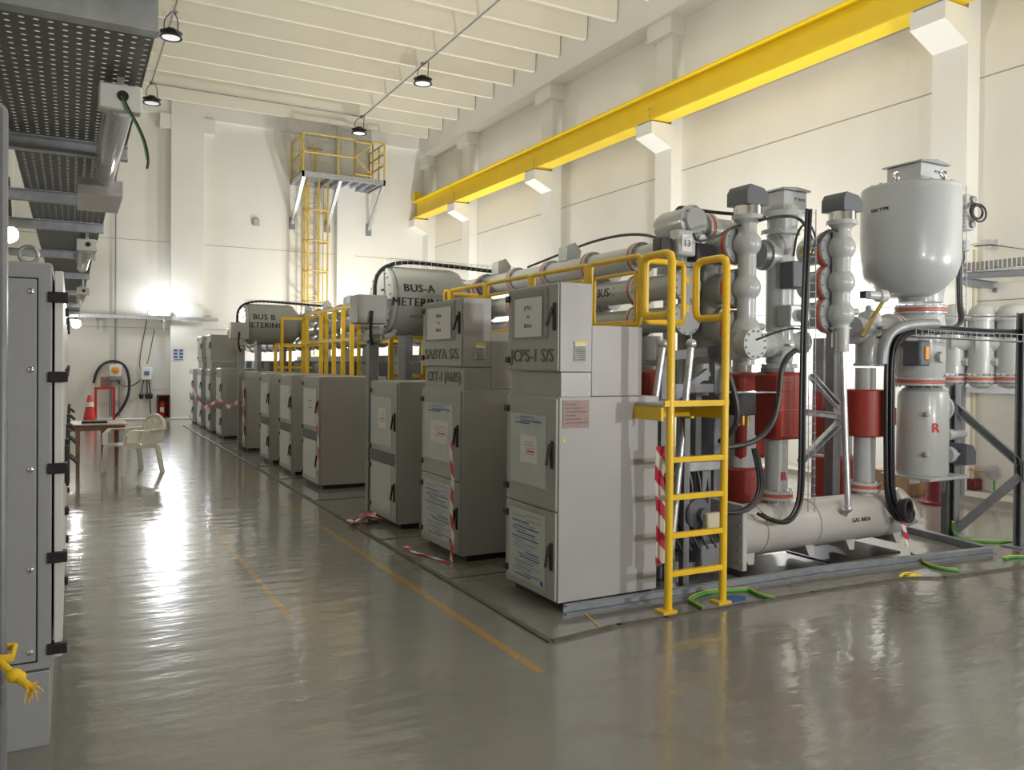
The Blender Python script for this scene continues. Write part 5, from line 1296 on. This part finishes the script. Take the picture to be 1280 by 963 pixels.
# ---- right hand steelwork and rear bus
cA = aZ(1191,672,0); cB = aZ(1274,684,0)
t = thing('right_support_frame','grey steel column frame with crossed diagonals at the right edge','steel frame',(cA.x,cA.y,0))
def vcol(p, zt, w_=.10): MB().channel((p.x,p.y,.012),(p.x,p.y,zt),w_,w_*.9,(0,1,0),.01).build('column','galvd',t); MB().box((p.x-.12,p.y-.1,0),(p.x+.12,p.y+.1,.012)).build('base_plate','galvd',t)
vcol(cA,1.45,.08); vcol(cB,2.1,.08)
def onl(px_, py_):       # point above the line A-B
    d = _ray(px_,py_); n = Vector((cB.y-cA.y, -(cB.x-cA.x), 0)); s = (cA-EYE).dot(n)/d.dot(n); return EYE+d*s
for (a, c) in (((1188,503),(1276,580)),((1276,595),(1196,662))): MB().channel(onl(*a),onl(*c),.07,.075,(0,0,1),.009).build('diagonal','galvd',t)
MB().box((cB.x-.05,cB.y-.06,onl(1274,588).z-.09),(cB.x+.05,cB.y-.05,onl(1274,588).z+.09)).build('gusset','galvd',t)
hang(t)
t = thing('overhead_tray_frame','galvanised beam and slotted tray frame at upper right beyond the tank','tray frame',aY(1240,350,5.2))
A = aY(1203,345,6.0); X0 = A.x
za = A.z
B1 = aX(1300,340,X0); B2 = aY(1320,367,A.y)
MB().channel(A,B1,.06,.08).build('beam','galvd',t); MB().channel(A+Vector((0,0,-.06)),B2,.06,.085).build('beam','galvd',t)
mb = MB(); A2 = aX(1203,337,X0); 
mb.box((X0-.15,A.y,za+.03),(X0-.145,B1.y,za+.13)); mb.build('side_rail','perf',t)
mb = MB(); yy = A.y
while yy > B1.y: mb.box((X0-.15,yy,za+.04),(X0+.3,yy-.03,za+.05)); yy -= .12
mb.build('tray_rungs','galv',t)
D0 = aY(1243,362,A.y); D1 = aY(1290,395,A.y); MB().bar(D0,D1,.05,.05).build('brace','galvd',t)
hang(t)
t = thing('rear_bus_row','row of grey domed gas vessels on a long rail at the right edge','gas vessels',aY(1240,480,6.6)) if False else None
for i, (px_, lb) in enumerate(((1192,'leftmost grey domed vessel on the right rear rail, half behind the tank'),(1227,'middle grey domed vessel on the right rear rail'),(1266,'rightmost grey domed vessel on the right rear rail'))):
    Yq = 5.75-.25*i; xq = aY(px_,400,Yq).x
    z_ = lambda y_: aY(px_,y_,Yq).z
    r = (14,15.5,19)[i]/(1012/( Yq*.878+xq*.478))
    t = thing('rear_gas_vessel', lb, 'gas vessel', (xq,Yq,z_(485)), 'domed vessels on the right rear rail')
    MB().lathe((xq,Yq,z_(396)),ZA,[(0,r*1.12),(.02,r*1.12),(.025,r*.98),(.07,r*.92),(.11,r*.75),(.14,r*.4),(.145,.01)],30).build('dome','gis',t)
    MB().lathe((xq,Yq,z_(398)),ZA,[(0,r*1.12),(-.03,r*1.12)],30).build('flange','gis',t)
    MB().lathe((xq,Yq,z_(467)),ZA,[(0,r*1.05),(z_(400)-z_(467),r*.98)],30).build('body_shell','gis',t)
    MB().lathe((xq,Yq-r*.9,z_(453)),-YA,[(0,.055),(.07,.05)],6).build('hexagon_plug','gis',t)
    jointset(t,(xq,Yq,z_(474)),ZA,r*1.15,14)
    MB().lathe((xq,Yq,z_(478)),-ZA,[(0,r*.9),(.04,r*.8),(.07,r*.4)],26).build('bottom_dome','gis',t)
    MB().lathe((xq-r*.5,Yq+r*.6,z_(430)),(-.6,.8,0),[(0,r*.6),(r*1.1,r*.6),(r*1.12,r*.75),(r*1.4,r*.75)],20).build('side_branch','gis',t)
    hang(t)
a = aY(1195,487,6.2); c = aY(1330,491,5.4)
t = thing('rear_rail_beam','dark grey horizontal beam carrying the domed vessels at the right','steel beam',a)
MB().bar(a,c,.10,.07).build('beam','galvd',t); hang(t)
p = aY(1212,444,5.9)
t = thing('dark_drive_box','dark grey drive box between the tee body and domed vessels','drive box',p)
MB().box((p.x-.28,5.9,p.z-.12),(p.x+.22,6.05,p.z+.14),.015).build('box_body','dgrey',t); MB().box((p.x-.34,5.92,p.z-.05),(p.x-.285,6.02,p.z+.05)).build('shaft_coupling','gis',t); MB().box((p.x-.04,5.95,0),(p.x+.02,6.01,p.z-.121)).build('stand','galvd',t); hang(t)

# ---- things by the right wall
p = aZ(1150,620,.06)
Yw = p.y
t = thing('cardboard_box','brown cardboard box on the floor beyond the switchgear','cardboard box',(8.6,7.0,0))
a = aZ(1133,622,0); 
MB().box((a.x,a.y,0),(a.x+.75,a.y+.5,.30),.006).build('box_body','board',t); MB().box((a.x+.05,a.y-.004,.16),(a.x+.25,a.y-.001,.26)).box((a.x+.32,a.y-.004,.18),(a.x+.42,a.y-.001,.26)).build('box_label','paper',t)
MB().box((a.x,a.y+.225,.3005),(a.x+.75,a.y+.275,.302)).build('packing_tape','pipew',t); hang(t)
b = aZ(1173,630,0)
t = thing('hydrant_pedestal','round maroon pedestal standing behind the tank leg','pedestal',b)
MB().lathe((b.x,b.y,0),ZA,[(0,.22),(.03,.22),(.04,.16),(.09,.145),(.60,.12),(.62,.15),(.65,.15)],32).build('pedestal_body','maroon',t); hang(t)
p = aX(1216,560,XR-.05)
t = thing('wall_water_pipe','cream vertical pipe with maroon foot on the right wall','pipe',(p.x,p.y,.06))
MB().tube([(XR-.06,p.y,.1),(XR-.06,p.y,3.1)],.03,12).build('pipe','pipew',t); MB().box((XR-.14,p.y-.1,.06),(XR-.001,p.y+.1,.20),.01).build('pipe_foot','maroon',t); hang(t)
p = aX(1243,591,XR-.1)
t = thing('hose_reel_valve','brass branch pipe with round valve head on the right wall','valve',p)
q = aX(1205,586,XR-.1)
MB().tube([q,p],.014,8).build('branch_pipe','brass',t); MB().lathe(p+Vector((0,0,0)),-XA,[(0,.09),(.05,.09),(.06,.05)],22).build('valve_head','galv',t); MB().tube([p,(p.x,p.y,.09)],.014,8).build('drop_pipe','green',t); hang(t)
p = aX(1240,306,XR-.03)
t = thing('wall_cable_anchor','small cable anchor with thin wires high on the right wall','cable anchor',p)
MB().box((XR-.03,p.y-.05,p.z-.06),(XR-.001,p.y+.05,p.z+.06)).build('plate','galv',t); MB().tube([p,aX(1218,308,XR-.3)],.008,6).tube([p,aX(1300,315,XR-.2)],.006,6).build('wire','cable',t); hang(t)

# ---- small things on the floor
def earth(pts, label, wd=.035):
    t = thing('earth_strap', label, 'earth strap', pts[0]); P = [Vector(p) for p in pts]
    mb = MB(); mb.tube([p+Vector((0,0,.012)) for p in P], .013, 8, 1); mb.build('green_sheath','green',t)
    mb = MB(); mb.tube([p+Vector((.004,.013,.019)) for p in P], .008, 8, 1); mb.build('yellow_stripe','eyel',t); hang(t)
g = lambda x, y, z=.0: aZ(x,y,z+.0)
earth([g(880,764),g(868,757),g(860,753),g(876,745),g(892,742),g(930,740),g(938,740),g(950,747),g(962,750),g(970,751)],'green and yellow earth strap zigzagging at the ladder foot')
earth([g(1140,694),g(1150,700),g(1160,709),g(1180,714),g(1198,715)],'green and yellow earth strap at the right end of base frame')
earth([g(1192,655,.15),g(1192,668,.04),g(1200,676),g(1225,679),g(1272,680)],'yellow green earth strap running from the right column foot')
earth([g(1255,701),g(1265,698),g(1295,699)],'short green yellow earth strap at the right picture edge')
c = g(912,752)
t = thing('blue_clip','small crumpled blue plastic piece on floor beside the ladder foot','plastic piece',c)
MB().prism([c+Vector((-.09,.02,.001)),c+Vector((.0,-.02,.001)),c+Vector((.12,-.03,.001)),c+Vector((.02,.03,.001))],(0,0,.03)).build('piece','bluep',t); hang(t)
c = g(1140,722)
t = thing('yellow_rag','small crumpled yellow strap on the floor strip','strap',c)
MB().tube([c+Vector(v) for v in ((-.12,.02,.012),(-.02,.06,.02),(.08,.03,.015),(.0,-.02,.025),(-.08,.0,.014),(.06,-.03,.012))],.012,6,2).build('strap_piece','eyel',t); hang(t)
tp = [aY(1128,650,4.42),aY(1131,664,4.42),aY(1134,676,4.42),aY(1133,684,4.40)]
tape(tp,'short red and white tape tied at the right end of lower vessel',(0,-1,0),.045,.07)
